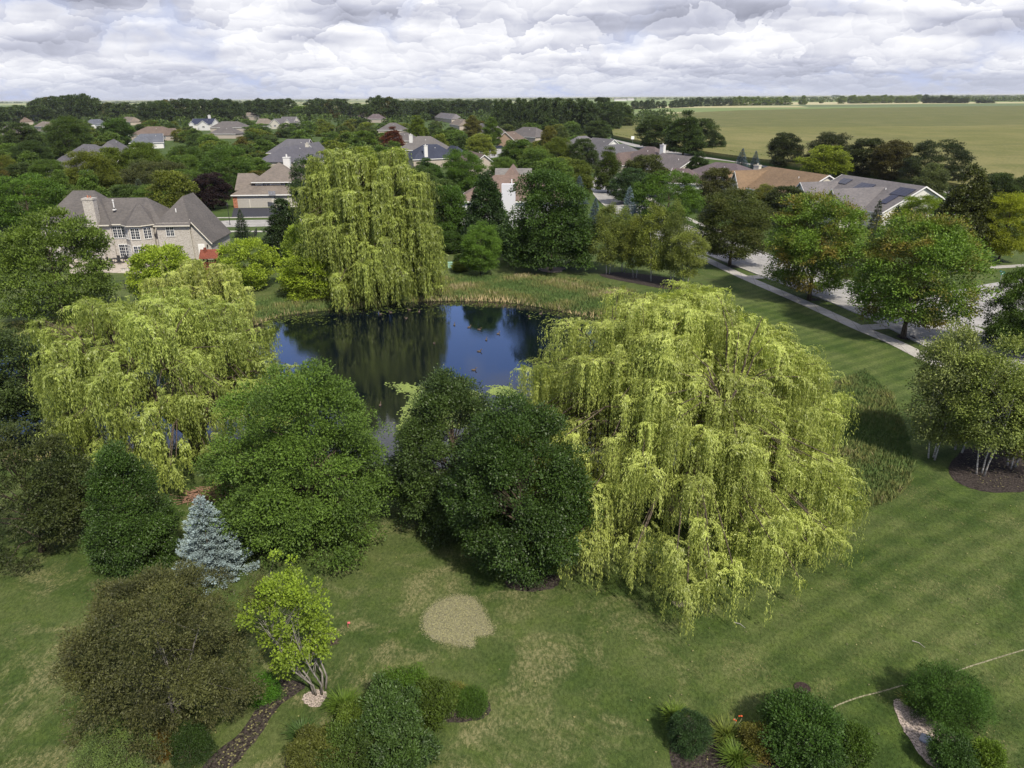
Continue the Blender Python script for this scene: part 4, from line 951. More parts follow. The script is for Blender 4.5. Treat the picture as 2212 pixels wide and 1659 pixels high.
    lm = MB(); lm.box(30.7, 30.9, -.95, -.7, 2.0, 2.4); lm.box(12.9, 13.1, .1, .36, 2.5, 2.9); obj('wall_lamp', lm.mesh('wall_lamp', [simple('black_metal', (.02, .02, .02), .5)]), e)
    e.scale = (.68, .88, 1); e.location.x -= .8
    FOOT.append((e.location.x + 9.5, e.location.y + 5, math.radians(2.5), 16, 7)); BOX.append((118, 385, 490, 560, 120)); LAND.append((310, 480, 'brick house', 370, 120))
    return e
BH = brick_house()
M_BLACK = D.materials['black_metal']

# tan garage house
def garage_house():
    p = at(508, 449); q = at(656, 447)
    rz = math.atan2(q[1] - p[1], q[0] - p[0]); L = math.hypot(q[0] - p[0], q[1] - p[1])
    e = empty('garage_house', (*p, 0), rz); tag(e, 'tan-roofed cream house with a double and a single garage door beside the centre willow', 'house')
    w = MB(); w.box(0, L, 0, 14, 0, 3.3); w.box(4.6, L - 1.5, 2.6, 12, 3.3, 6.0)
    obj('wall', w.mesh('wall', [M_SIDE]), e, (.48, .455, .40))
    b = MB(); b.box(-.25, .75, -.08, .6, 0, 3.25); obj('brick_pier', b.mesh('brick_pier', [M_REDB]), e)
    P = shed_roof_polys(0, L, 0, 14, 3.3, 8.0, 'x', ('hip', 'hip'), .5)
    # lower skirt kept below the upper storey
    sk = [[(-.5, -.5, 3.05), (L + .5, -.5, 3.05), (L - 1.4, 2.7, 4.7), (4.6, 2.7, 4.7), (3.2, 4.8, 5.8), (3.4, 9, 5.9)], ]
    sk = [[(-.5, -.5, 3.05), (L + .5, -.5, 3.05), (L - 2.7, 2.9, 5.0), (2.9, 2.9, 5.0)], [(-.5, 14.5, 3.05), (-.5, -.5, 3.05), (2.9, 2.9, 5.0), (6.5, 7, 7.0)], [(L + .5, -.5, 3.05), (L + .5, 14.5, 3.05), (L - 6.5, 7, 7.0), (L - 2.7, 2.9, 5.0)], [(2.9, 2.9, 5.0), (4.65, 2.9, 5.0), (4.65, 7, 7.0), (6.5, 7, 7.0)]]
    up = shed_roof_polys(4.4, L - 1.3, 2.4, 12.4, 6.0, 9.6, 'x', ('hip', 'hip'), .45)
    lf = shed_roof_polys(-1.5, 6, 8, 16, 3.6, 6.8, 'x', ('gable', 'hip'), .4)
    rf = obj('roof', slab(sk[:3] + up + lf).mesh('roof', [M_ROOF]), e, (.235, .205, .18))
    fs = MB(); fs.box(-.5, L + .5, -.62, -.5, 2.78, 3.02); fs.box(3.9, L - .8, 1.83, 1.95, 5.42, 5.62); obj('fascia', fs.mesh('fascia', [M_TRIM]), rf)
    for x, ww in ((2.0, 2.9), (6.2, 5.0)):
        m_ = MB(); m_.box(x - ww / 2, x + ww / 2, -.06, .02, 0, 2.3)
        for k in range(1, 4): m_.box(x - ww / 2, x + ww / 2, -.075, -.05, 2.3 * k / 4 - .015, 2.3 * k / 4 + .015)
        for k in range(1, int(ww / .6)): m_.box(x - ww / 2 + k * .6 - .01, x - ww / 2 + k * .6 + .01, -.072, -.05, 0, 2.3)
        obj('garage_door', m_.mesh('garage_door', [M_DOORG]), e)
    d = MB(); d.box(10.0, 11.1, -.06, .02, 0, 2.3); dd = obj('door', d.mesh('door', [M_DOORG]), e)
    d = MB(); d.box(10.2, 10.9, -.075, -.05, 1.2, 2.1); obj('pane', d.mesh('pane', [M_GLASS]), dd)
    for x in (7.2, 11.4): window(e, Vector((x, 2.59, 5.0)), 1.7, 1.2, 0, 2, 2, 2)
    c = MB(); c.box(L - 5.6, L - 4.0, 8.2, 9.4, 6, 10.6); c.box(L - 5.7, L - 3.9, 8.1, 9.5, 10.6, 10.75); c.tube([(L - 4.8, 8.8, 10.7), (L - 4.8, 8.8, 11.4)], .2, 8)
    obj('chimney', c.mesh('chimney', [M_SIDE]), rf, WH)
    FOOT.append((p[0] + L / 2, p[1] + 7, rz, L / 2 + 2, 9)); BOX.append((500, 338, 650, 480, 176)); LAND.append((580, 400, 'tan garage house', 150, 176))
garage_house()

def white_house():
    p = at(993, 494); e = empty('white_house', (*p, 0), math.radians(-4)); tag(e, 'white-sided house with a brown shingle roof behind the dark cone-shaped tree', 'house')
    w = MB(); w.box(0, 20, 0, 13, 0, 5.7); w.box(8.4, 11, -1.1, .2, 0, 8.6); 
    obj('wall', w.mesh('wall', [M_SIDE]), e, (.54, .54, .57))
    rf = obj('roof', slab(shed_roof_polys(0, 20, 0, 13, 5.7, 9.6, 'x', ('hip', 'hip'), .5) + shed_roof_polys(5, 13.5, 8, 20, 5.6, 10.6, 'y', ('hip', 'gable'), .4)).mesh('roof', [M_ROOF]), e, (.25, .185, .155))
    g2 = obj('rear_roof', slab(shed_roof_polys(6, 13, 13, 22, 6.2, 9.9, 'x', ('gable', 'gable'), .4)).mesh('rear_roof', [M_ROOF]), e, (.24, .235, .23))
    fs = MB(); fs.box(-.5, 20.5, -.6, -.5, 5.1, 5.35); fs.box(-.6, -.5, -.5, 13.5, 5.1, 5.35); obj('fascia', fs.mesh('fascia', [M_TRIM]), rf)
    v = MB(); v.tube([(10, 4, 8.0), (10, 4, 9.0)], .12, 8); obj('vent_pipe', v.mesh('vent_pipe', [M_TRIM]), rf)
    for x, z in ((2.2, 4.2), (2.2, 1.4), (5.6, 4.2), (15.5, 4.2), (15.5, 1.4)): window(e, Vector((x, -.01, z)), 1.3, 1.4, 0, 2, 3, 1)
    FOOT.append((p[0] + 10, p[1] + 9, 0, 12, 12)); BOX.append((984, 363, 1181, 470, 147)); LAND.append((1080, 420, 'white house with brown roof', 190, 147))
white_house()

# ------------------------------------------------------------------ trees
GRN, DK, OL, YG, BG = (.072, .115, .034), (.040, .062, .026), (.092, .112, .028), (.22, .30, .05), (.08, .14, .028)
GG, LIME, BR, BURG, PURP = (.065, .088, .038), (.17, .21, .06), (.095, .078, .04), (.11, .035, .025), (.022, .012, .022)
BLUE, BLUED, TEAL, WIL, DKB = (.17, .23, .32), (.085, .12, .18), (.035, .065, .035), (.265, .31, .088), (.045, .045, .018)
PROTO = {}
def P_(k):
    if k in PROTO: return PROTO[k]
    kind, v = k.rsplit('.', 1); v = int(v)
    mid = dict(leaf=.34, cr=.85)
    if kind == 'maple': a = broadleaf('maple', 100 + v, 10, 4.6, 1.5, 'round', 620, 120, .19, .72, .2, fill=.45, boughs=70, flat=.8, limbs=30); r = 4.6
    elif kind == 'oak': a = broadleaf('oak', 120 + v, 10, 5.0, .9, 'broad', 640, 110, .23, .78, .18, fill=.45, boughs=64, limbs=34); r = 5.0
    elif kind == 'round': a = broadleaf('round_tree', 140 + v, 10, 4.6, .9, 'round', 340, 104, .32, .85, .14, fill=.45, boughs=40, limbs=12); r = 4.6
    elif kind == 'oval': a = broadleaf('oval_tree', 160 + v, 10, 3.4, .9, 'egg', 340, 96, .28, .7, .1, fill=.4, boughs=44, limbs=12); r = 3.4
    elif kind == 'spread': a = broadleaf('spread_tree', 180 + v, 10, 6.2, .8, 'spread', 420, 120, .26, .95, .3, fill=.4, boughs=44, limbs=14, flat=.55); r = 6.2
    elif kind == 'dark': a = broadleaf('waxy_tree', 200 + v, 10, 4.0, 1.0, 'oval', 480, 60, .24, .6, .15, M_WAXY, fill=.28, flat=.85, limbs=14); r = 4.0
    elif kind == 'conet': a = broadleaf('cone_tree', 220 + v, 10, 4.0, .3, 'cone', 700, 84, .26, .5, .03, M_WAXY, fill=.3, boughs=150, flat=.9, limbs=8); r = 4.0
    elif kind == 'bush': a = broadleaf('bush', 240 + v, 4, 2.6, .25, 'round', 460, 60, .17, .36, .15, fill=.35, flat=.75, limbs=16, tr=.07, stems=3); r = 2.6
    elif kind == 'birch': a = broadleaf('birch', 260 + v, 10, 2.5, 1.7, 'oval', 380, 80, .17, .6, .3, fill=.55, boughs=46, bark=M_BIRCH, tr=.085, stems=2 + v % 2, limbs=26, flat=1.2, droop=.3); r = 2.5
    elif kind == 'spruce': a = conifer('spruce', 280 + v, 8, 2.5, 24, 10, .24); r = 2.5
    elif kind == 'far': a = broadleaf('far_tree', 300 + v, 10, 4.8, .5, ('round', 'egg', 'oval', 'egg', 'round', 'oval')[v % 6], 190, 46, .62, .9, .16, fill=.4, limbs=3, boughs=30, tr=.2); r = 4.8
    elif kind == 'poplar': a = broadleaf('poplar', 320 + v, 10, 2.4, .3, 'oval', 150, 24, .6, .8, .4, fill=.25, limbs=3); r = 2.4
    PROTO[k] = (a[0], a[1], 4 if kind == 'bush' else 8 if kind == 'spruce' else 10, r); return PROTO[k]
NAME = dict(maple='maple_tree', oak='oak_tree', round='broadleaf_tree', oval='broadleaf_tree', spread='spreading_tree', dark='dense_tree', conet='cone_tree', bush='bushy_tree', birch='birch_tree', spruce='spruce_tree', far='tree', poplar='tall_tree')
TREES = []
def T(k, tx, ty, by, w, color, label, autumn=0.0, group=None, rz=None, sy=1.0, name=None, sink=0.0):
    x, y, h = column(tx, ty, by); c, t, hn, r = P_(k)
    d = proj((x, y, h * .5))[2]; rad = w / 2 * d / FPX
    if rz is None: rz = (tx * 1.7 + ty) % 6.28
    s = rad / r
    if color not in (PURP, BURG, BLUE, BLUED, YG): color = tuple(q * 1.22 for q in color)
    e = plant(name or NAME[k.split('.')[0]], (x, y, -sink), c, t, color, label, 'tree', (s, s * sy, h / hn), rz, group, autumn)
    TREES.append((x, y, rad)); return e
def near_tree(meshes, name, x, y, color, label, cat='tree', autumn=0.0, rz=0.0, sc=(1, 1, 1), group=None):
    TREES.append((x, y, 4)); return plant(name, (x, y, 0), meshes[0], meshes[1], color, label, cat, sc, rz, group, autumn)

# ---- the weeping willows
x, y = at(1450, 1102)
near_tree(willow('big_willow', 11, 14.0, 10.5, 640, 15, 6, .08, .15, .4, cx=-.4, full=1.0, trunk_r=.5, Lr=(1.2, 4.4), ls=(.45, 1.5), forks=8), 'willow_tree', x, y, WIL,
          'biggest weeping willow, yellow-green, hanging over the near right bank of the pond', autumn=.0)
x, y = at(430, 985)
near_tree(willow('left_willow', 23, 12.0, 9.1, 380, 14, 6, .11, .20, 1.0, cx=-2.6, cy=.3, trunk_r=.6, Lr=(1.2, 3.8), ls=(.4, 1.25), forks=7), 'willow_tree', x, y, (.205, .255, .065),
          'weeping willow with a dark forked trunk on the near left bank of the pond')
x, y = at(425, 735)
near_tree(willow('back_willow', 37, 8.8, 6.4, 200, 13, 6, .13, .26, .8, trunk_r=.3, Lr=(1.0, 2.4), ls=(.4, 1.1)), 'willow_tree', x, y, (.27, .315, .09),
          'sparse yellowish willow with bare twigs behind the left weeping willow', autumn=.25)
x, y = at(824, 628)
near_tree(willow('centre_willow', 41, 18.5, 9.4, 330, 13, 5, .18, .36, .6, trunk_r=.6, Lr=(2.2, 6.6), ls=(.6, 1.9), full=.56), 'willow_tree', x, y, (.185, .23, .055),
          'tall weeping willow on the far bank whose strands reach the water')

# ---- near trees south of the pond
def NT_(tx, ty, by): x, y, h = column(tx, ty, by); return x, y, h
x, y, h = NT_(640, 805, 1150)
near_tree(broadleaf('near_oak', 51, h, 5.3, .7, 'egg', 900, 170, .135, .6, .34, fill=.42, flat=.8, limbs=60, tr=.26), 'oak_tree', x, y, (.09, .155, .04),
          'large medium-green oak between the left willow and the open water')
x, y, h = NT_(972, 815, 1125)
dk1 = broadleaf('near_dark', 53, h, 3.7, .3, 'egg', 900, 150, .125, .5, .1, M_WAXY, fill=.3, flat=.9, limbs=40, tr=.2)
near_tree(dk1, 'dense_tree', x, y, (.046, .078, .028), 'dark glossy tree against the water, rear one of the central pair')
x, y, h = NT_(1122, 880, 1225)
near_tree(broadleaf('near_dark_b', 57, h, 3.8, .3, 'oval', 950, 150, .125, .5, .14, M_WAXY, fill=.3, flat=.9, limbs=40, tr=.2), 'dense_tree', x, y, (.036, .070, .020),
          'dark glossy tree touching the big willow, front one of the central pair')
x, y, h = NT_(245, 970, 1222)
near_tree(broadleaf('near_oval', 59, h, 2.2, .2, 'egg', 700, 130, .105, .38, .10, M_WAXY, fill=.2, flat=1.0, limbs=30, tr=.14), 'dense_tree', x, y, (.040, .078, .022),
          'narrow dark green oval tree left of the blue spruce')
x, y, h = NT_(432, 1080, 1238)
near_tree(conifer('blue_spruce', 61, h + .2, 2.25, 22, 10, .11, M_NEEDLE, .36, 3.2, .15), 'blue_spruce', x, y, (.22, .28, .36), 'silvery blue spruce standing left of the large oak')
# bronze crab apple
x, y = at(370, 1545)
near_tree(broadleaf('crab', 63, 6.6, 4.3, .15, 'round', 900, 130, .115, .45, .3, fill=.5, flat=.6, limbs=46, tr=.11, stems=4, bark=M_BARKG, aspect=.42), 'crab_apple_tree', x, y, (.075, .083, .046),
          'broad bronze-brown crab apple with grey twigs at the lower left', autumn=.06)
# bright yellow-green multi-stem shrub-tree
x, y = at(690, 1492)
near_tree(broadleaf('serviceberry', 65, 5.9, 2.2, 1.0, 'vase', 170, 70, .12, .32, .8, fill=.8, boughs=22, flat=.7, limbs=80, tr=.075, stems=6, bark=M_BARKG, lean=-.27, aspect=.75), 'multi_stem_tree', x, y, (.165, .24, .04),
          'bright lime-green multi-stemmed small tree at the lower left', autumn=.0)
# left edge
x, y, h = NT_(45, 935, 1190)
near_tree(broadleaf('edge_brown', 67, h, 4.2, .5, 'broad', 520, 90, .15, .5, .3, fill=.35, flat=.6, limbs=26), 'broadleaf_tree', x - .6, y, (.045, .062, .028),
          'brownish dark tree cut off by the left edge beside the narrow oval tree', autumn=.06)
T('oak.1', 30, 722, 905, 240, DK, 'dark tree at the left edge between the pond and the left willow')
T('dark.1', 120, 985, 1100, 120, DK, 'small dark tree in the shade under the left end of the left willow')
T('spread.2', 88, 466, 696, 262, (.075, .115, .028), 'big dark green tree on the left lawn in front of the brick house')
T('bush.1', 340, 536, 662, 142, YG, 'yellow-green round tree behind the left willow, in front of the patio', sink=.1)
T('bush.2', 524, 521, 622, 132, YG, 'yellow-green mushroom-shaped tree beside the red play tower')
T('bush.3', 668, 552, 645, 146, (.16, .22, .03), 'yellow-green bushy tree, lower one of the two left of the centre willow')
T('bush.4', 648, 490, 615, 96, (.18, .25, .05), 'yellow-green upright tree, rear one of the two left of the centre willow')
T('conet.1', 608, 436, 572, 100, (.022, .040, .018), 'dark bushy pine in front of the garage house')
T('spruce.1', 517, 452, 512, 40, (.04, .06, .035), 'small sparse spruce by the street at the brick house corner')
T('conet.2', 1050, 383, 545, 100, (.020, .042, .016), 'dark cone-shaped tree in front of the white house')
T('maple.1', 1036, 486, 597, 92, (.075, .14, .03), 'small green maple with a pale trunk and gravel ring on the far bank')
T('oak.3', 1192, 376, 584, 196, (.036, .070, .020), 'large dark green oak right of the white house')
T('bush.5', 972, 502, 545, 66, (.035, .07, .016), 'low dark green bush right of the centre willow')
T('bush.6', 1112, 500, 565, 62, (.03, .055, .018), 'dark shrub between the small maple and the large dark oak')
T('bush.7', 1000, 550, 574, 44, (.035, .065, .02), 'low dark shrub left of the small maple trunk')
T('bush.8', 993, 566, 585, 40, (.15, .19, .03), 'low yellow-leaved shrub by the fence corner')
T('round.1', 968, 405, 520, 90, (.045, .09, .02), 'green tree filling the gap between the centre willow and the white house')
# birches on the mulch by the street
for i, (tx, ty, by, w) in enumerate([(1318, 446, 592, 80), (1352, 452, 588, 66), (1378, 470, 600, 60), (1418, 448, 607, 90), (1462, 440, 612, 64), (1490, 500, 620, 88)]):
    T('birch.%d' % (i % 3), tx, ty, by, w, [(.12, .15, .05), (.10, .135, .045), (.13, .155, .04), (.13, .16, .045), (.10, .13, .045), (.14, .17, .06)][i],
      ['white-stemmed birch at the left end of the mulch bed by the street', 'birch behind the gap between the first and third of the street-side birches', 'slim birch third from the left in the street-side mulch bed',
       'fullest birch in the middle of the street-side mulch bed', 'tall thin birch sticking up behind the street-side clump', 'leaning white-stemmed birch at the right end of the street-side mulch bed'][i], group='birches in the mulch bed by the street', rz=i * 1.3)
T('spruce.2', 1361, 403, 470, 44, BLUE, 'blue spruce behind the street-side birches, left one of two')
T('spruce.3', 1384, 408, 480, 52, BLUE, 'blue spruce behind the street-side birches, right and wider one of two')
T('spruce.1', 1287, 428, 490, 40, BLUED, 'small bluish spruce at the right edge of the large dark oak')
# street trees
T('maple.2', 1592, 415, 574, 176, (.050, .066, .022), 'dark olive street tree, farthest of the three beside the sidewalk', autumn=.1)
T('maple.3', 1779, 426, 647, 214, (.09, .15, .032), 'green and orange street maple, middle one of the three beside the sidewalk', autumn=.85)
T('maple.4', 2000, 472, 729, 268, (.09, .155, .034), 'green and orange street maple, largest and nearest beside the sidewalk', autumn=.85)
T('oak.4', 2235, 592, 765, 150, (.05, .088, .02), 'green tree cut off by the right edge above the near birches')
# near right birch clump
for i, (tx, ty, by, w, c, lb) in enumerate([(2075, 712, 990, 150, (.15, .185, .09), 'leaning birch at the left of the near right clump'),
        (2120, 760, 975, 170, (.14, .175, .085), 'twin-stemmed white birch in the middle of the near right mulch bed'),
        (2190, 740, 1025, 170, (.14, .18, .07), 'white-stemmed birch at the right of the near right mulch bed'),
        (2240, 800, 1010, 170, (.11, .13, .035), 'birch cut off by the right edge above the near mulch bed')]):
    T('birch.%d' % (i % 3 + 3), tx, ty, by, w, c, lb, autumn=.15, group='birches in the near right mulch bed', rz=i * 1.1)
# right-hand middle distance
R_ = [('round.2', 1418, 253, 322, 92, DK, 'dark shrubby tree by the field, left one of the big clump'), ('oval.1', 1482, 243, 336, 84, (.035, .06, .018), 'tallest dark tree of the big clump by the field'),
 ('round.3', 1520, 259, 330, 70, DK, 'dark tree at the right of the big clump by the field'), ('round.1', 1552, 292, 328, 34, DK, 'small loose tree at the right end of the clump by the field'),
 ('oval.2', 1317, 321, 416, 56, (.045, .068, .018), 'lollipop-shaped street tree with a yellowing top'), ('round.2', 1396, 338, 425, 100, (.05, .062, .026), 'rounded dull green tree in front of the brown hipped house'),
 ('round.3', 1362, 366, 440, 84, TEAL, 'bluish dark green tree left of the blue spruces'), ('spread.1', 1448, 374, 488, 150, (.055, .105, .018), 'vivid green spreading tree behind the street-side birches'),
 ('conet.3', 1512, 331, 402, 62, (.026, .05, .012), 'dark dome-shaped tree left of the mauve roof'), ('round.1', 1550, 366, 460, 82, (.055, .060, .028), 'grey-green round tree in front of the mauve roof'),
 ('round.3', 1700, 406, 490, 100, (.032, .044, .018), 'dark round tree in front of the orange-brown roof'), ('spruce.1', 1605, 321, 366, 36, BLUED, 'blue spruce by the country road, wider left one of two'),
 ('spruce.2', 1634, 326, 366, 28, BLUED, 'blue spruce by the country road, smaller right one of two'), ('round.2', 1699, 290, 363, 76, (.028, .038, .018), 'dark round tree by the country road, leftmost of the row behind the big roofs'),
 ('round.3', 1790, 317, 392, 112, (.13, .165, .022), 'yellow-green round tree between the orange-brown and the solar-panelled roofs'), ('spread.1', 1796, 289, 372, 112, (.026, .034, .016), 'wide dark tree behind the yellow-green round tree'),
 ('round.1', 1876, 302, 384, 84, (.026, .036, .015), 'dark tree above the left part of the solar-panelled roof'), ('round.2', 1936, 307, 392, 92, (.048, .045, .018), 'brownish dark tree above the middle of the solar-panelled roof'),
 ('spread.1', 2036, 306, 405, 130, (.026, .038, .018), 'widest dark tree at the right end of the row by the country road'), ('round.3', 2022, 356, 440, 70, (.08, .10, .055), 'pale grey-green willowy tree behind the wide pale gable'),
 ('conet.3', 2105, 368, 560, 128, (.042, .052, .016), 'tall brownish-green cypress-like tree right of the solar-panelled house'), ('round.2', 2160, 376, 450, 90, (.035, .055, .022), 'dark green tree at the field corner near the right edge'),
 ('round.1', 2230, 380, 450, 80, DK, 'dark tree cut off at the right edge below the field'), ('maple.5', 2190, 422, 566, 120, (.17, .20, .022), 'yellow tree at the right edge beside the side street'),
 ('spruce.4', 1901, 433, 528, 52, (.05, .06, .045), 'grey-green spruce in front of the solar-panelled house, left one of two'), ('spruce.3', 1942, 442, 530, 56, (.035, .052, .025), 'dark green spruce in front of the solar-panelled house, right one of two'),
 ('maple.1', 2005, 424, 520, 120, (.11, .16, .02), 'yellow-green tree under the wide pale gable'), ('round.2', 1655, 402, 480, 60, (.10, .11, .035), 'small pale tree in front of the white gables of the orange-brown roof')]
for r_ in R_: T(*r_)
# left and centre middle distance
L_ = [('spread.1', 45, 382, 492, 190, (.060, .115, .020), 'bright green spreading tree at the left edge behind the big lawn tree'), ('maple.2', 138, 254, 345, 92, (.045, .075, .02), 'tall green tree left of the slate-grey hipped roof'),
 ('maple.3', 188, 330, 440, 104, (.085, .105, .022), 'olive tree turning yellow directly behind the brick house'), ('round.3', 40, 268, 340, 74, DK, 'dark tree below the brown roof at the far left edge'),
 ('round.2', 450, 377, 452, 80, PURP, 'dark purple-leaved tree between the brick house and the garage house'), ('spread.1', 335, 351, 430, 140, (.058, .068, .035), 'grey-green wide tree behind the brick house roof'),
 ('round.1', 362, 386, 440, 76, (.09, .11, .025), 'low yellowish tree right behind the turret roof'), ('spruce.2', 297, 386, 440, 46, (.07, .09, .07), 'grey-green spruce behind the brick house roof'),
 ('spread.1', 488, 318, 422, 124, (.058, .105, .026), 'mid green broad tree left of the garage house'), ('maple.1', 1002, 326, 425, 90, (.06, .115, .022), 'bright green maple above the cone-shaped tree'),
 ('oval.1', 846, 276, 328, 48, BURG, 'burgundy red tree above the centre willow'), ('oval.2', 901, 252, 312, 46, (.085, .12, .02), 'yellow-green upright tree right of the burgundy tree'),
 ('round.1', 785, 284, 335, 58, (.07, .115, .022), 'bright green tree left of the burgundy tree'), ('oval.3', 1062, 256, 318, 46, (.06, .10, .022), 'columnar green tree in front of the grey roof'),
 ('round.2', 1037, 291, 345, 62, (.14, .17, .045), 'pale lime tree beside the cul-de-sac'), ('maple.4', 1207, 299, 375, 64, (.07, .095, .02), 'olive tree left of the dark round tree near the right row'),
 ('round.2', 1187, 275, 340, 40, (.085, .085, .022), 'orange-tinged tree left of the road in the centre'), ('round.3', 1261, 302, 378, 62, DK, 'dark round tree at the near end of the right-hand row'),
 ('maple.5', 1158, 318, 390, 70, (.065, .10, .02), 'green tree left of the olive tree in the centre'), ('round.1', 1118, 304, 378, 82, (.048, .085, .02), 'wide green tree above the white house'),
 ('oval.3', 1020, 252, 305, 44, (.08, .08, .024), 'brownish upright tree behind the lime tree'), ('round.3', 1340, 222, 275, 66, (.05, .08, .025), 'green round tree at the corner of the corn field'),
 ('round.2', 1262, 207, 262, 50, (.022, .038, .016), 'tall dark tree at the right end of the dark tree line'), ('round.1', 1303, 212, 268, 50, (.026, .042, .018), 'dark tree between the tall dark one and the corn field corner'),
 ('round.3', 1248, 348, 428, 76, (.075, .10, .024), 'yellowish tree behind the large dark oak'), ('round.1', 1290, 262, 308, 60, DK, 'dark tree where the country road meets the woods'),
 ('round.2', 1190, 386, 450, 60, GG, 'grey-green tree right of the white house roof'), ('spruce.2', 1252, 380, 440, 40, BLUED, 'bluish spruce behind the large dark oak'),
 ('oval.1', 925, 345, 420, 70, (.04, .08, .022), 'green tree peeping out right of the top of the centre willow'), ('dark.1', 665, 340, 470, 90, (.03, .055, .02), 'dark tree behind the left shoulder of the centre willow'),
 ('maple.2', 60, 305, 372, 80, (.035, .06, .02), 'dark green tree at the left below the far roofs'), ('maple.5', 100, 348, 440, 90, (.05, .085, .02), 'green tree behind the bright spreading tree at left'),
 ('round.3', 240, 322, 410, 84, (.075, .105, .022), 'yellow-green tree behind the brick house between the slate roofs'), ('maple.4', 300, 310, 408, 90, (.07, .105, .022), 'olive-green maple below the blue-grey roof'),
 ('round.2', 250, 258, 318, 70, (.045, .085, .022), 'mid green round tree right of the tall green tree'), ('maple.1', 408, 318, 400, 84, (.045, .08, .02), 'dark green tree below the long brown roof')]
for r_ in L_: T(*r_)

# ---- the wooded streets: many more trees, each named by its nearest landmark
cols = [(GRN, 'mid green'), (DK, 'dark green'), (OL, 'olive'), ((.072, .12, .032), 'green'), ((.05, .082, .03), 'deep green'), ((.11, .14, .03), 'yellow-green'), (GG, 'grey-green'), ((.09, .082, .028), 'brownish')]
cwt = [5, 3.5, 3.5, 5, 4, 2.2, 2, 1.2]
rr = random.Random(42); AUTO = []; far_extra = []
KEEP = [(1262, 395, 1335, 462), (1035, 312, 1090, 340), (465, 440, 660, 500), (440, 440, 500, 470)]
def ok_tree(x, y, h, rad):
    d = math.hypot(x, y)
    for (fx, fy, rz, hx, hy) in FOOT:
        dx, dy = x - fx, y - fy; u = dx * math.cos(rz) + dy * math.sin(rz); v = -dx * math.sin(rz) + dy * math.cos(rz)
        if abs(u) < hx + rad * .5 and abs(v) < hy + rad * .5: return False
    t = proj((x, y, h)); b = proj((x, y, h * .25)); wpx = rad * FPX / t[2] * .95
    for (x0, y0, x1, y1, dd) in BOX:
        if d < dd and t[0] + wpx > x0 and t[0] - wpx < x1 and t[1] < y0 + (y1 - y0) * (.92 if d < 300 else .95) and b[1] > y0: return False
    for (x0, y0, x1, y1) in KEEP:
        if t[0] + wpx > x0 and t[0] - wpx < x1 and t[1] < y1 and b[1] > y0: return False
    if abs(np.interp(y, [p[1] for p in rd], [p[0] for p in rd]) - x) < 8 + rad and y < 282: return False
    return True
dist = 128.0; row = 0
while dist < 1150:
    hgt = 9.2 if dist < 260 else 8.0
    lat = dist * 0.74; sp = 6.6 + dist * .011
    k = int(2 * lat / sp)
    for i in range(k):
        a = -lat + (i + .5 + rr.uniform(-.4, .4)) * sp; yy = dist + rr.uniform(-.06, .06) * dist
        h = hgt * rr.uniform(.62, 1.18); rad = sp * rr.uniform(.36, .58)
        px, py, _w = proj((a, yy, h))
        if px < -40 or py < 212 and dist < 500: continue
        # east limit: the country road, then the field
        lim = np.interp(yy, [100, 128, 165, 220, 300, 420, 480, 700, 1200], [-15, -5, 18, 22, 36, 52, 58, 150, 260])
        if a + rad > lim: continue
        if dist < 150 and px < 640: continue
        if dist < 176 and 430 < px < 700: continue
        if any(math.hypot(a - tx, yy - ty) < (tr_ + rad) * .62 for tx, ty, tr_ in TREES): continue
        if not ok_tree(a, yy, h, rad): continue
        TREES.append((a, yy, rad)); AUTO.append((a, yy, h, rad, dist))
    dist *= 1.085 if dist < 350 else 1.10; row += 1
AUTO.sort(key=lambda q: q[4])
# the tall dark tree line along the back of the village
LINE = []
xx = -20
while xx < 1345:
    topy = np.interp(xx, [0, 92, 100, 130, 165, 185, 208, 222, 250, 325, 345, 380, 505, 520, 560, 600, 625, 638, 645, 672, 680, 748, 756, 795, 812, 830, 848, 860, 1000, 1100, 1180, 1250, 1345], [229, 228, 213, 209, 208, 201, 206, 220, 223, 221, 217, 213, 214, 221, 216, 214, 210, 214, 226, 226, 214, 214, 225, 223, 208, 206, 209, 217, 216, 213, 213, 213, 226])
    D0 = 1040 + 70 * math.sin(xx * .013) + rr.uniform(-130, 130)
    if xx > 1060: D0 = 600 + rr.uniform(-40, 40)
    X0, Y0 = at(xx, 300); s_ = D0 / math.hypot(X0, Y0); X0, Y0 = X0 * s_, Y0 * s_
    # height so that the top reaches topy
    dd = ray(xx, topy + rr.uniform(-2, 3)); hh = CAMH + dd.z * (Y0 / dd.y)
    hh = max(9, min(hh, 30)); LINE.append((X0, Y0, hh, rr.uniform(7, 12) * D0 / 800, D0)); xx += rr.uniform(10, 18)
groups = {}
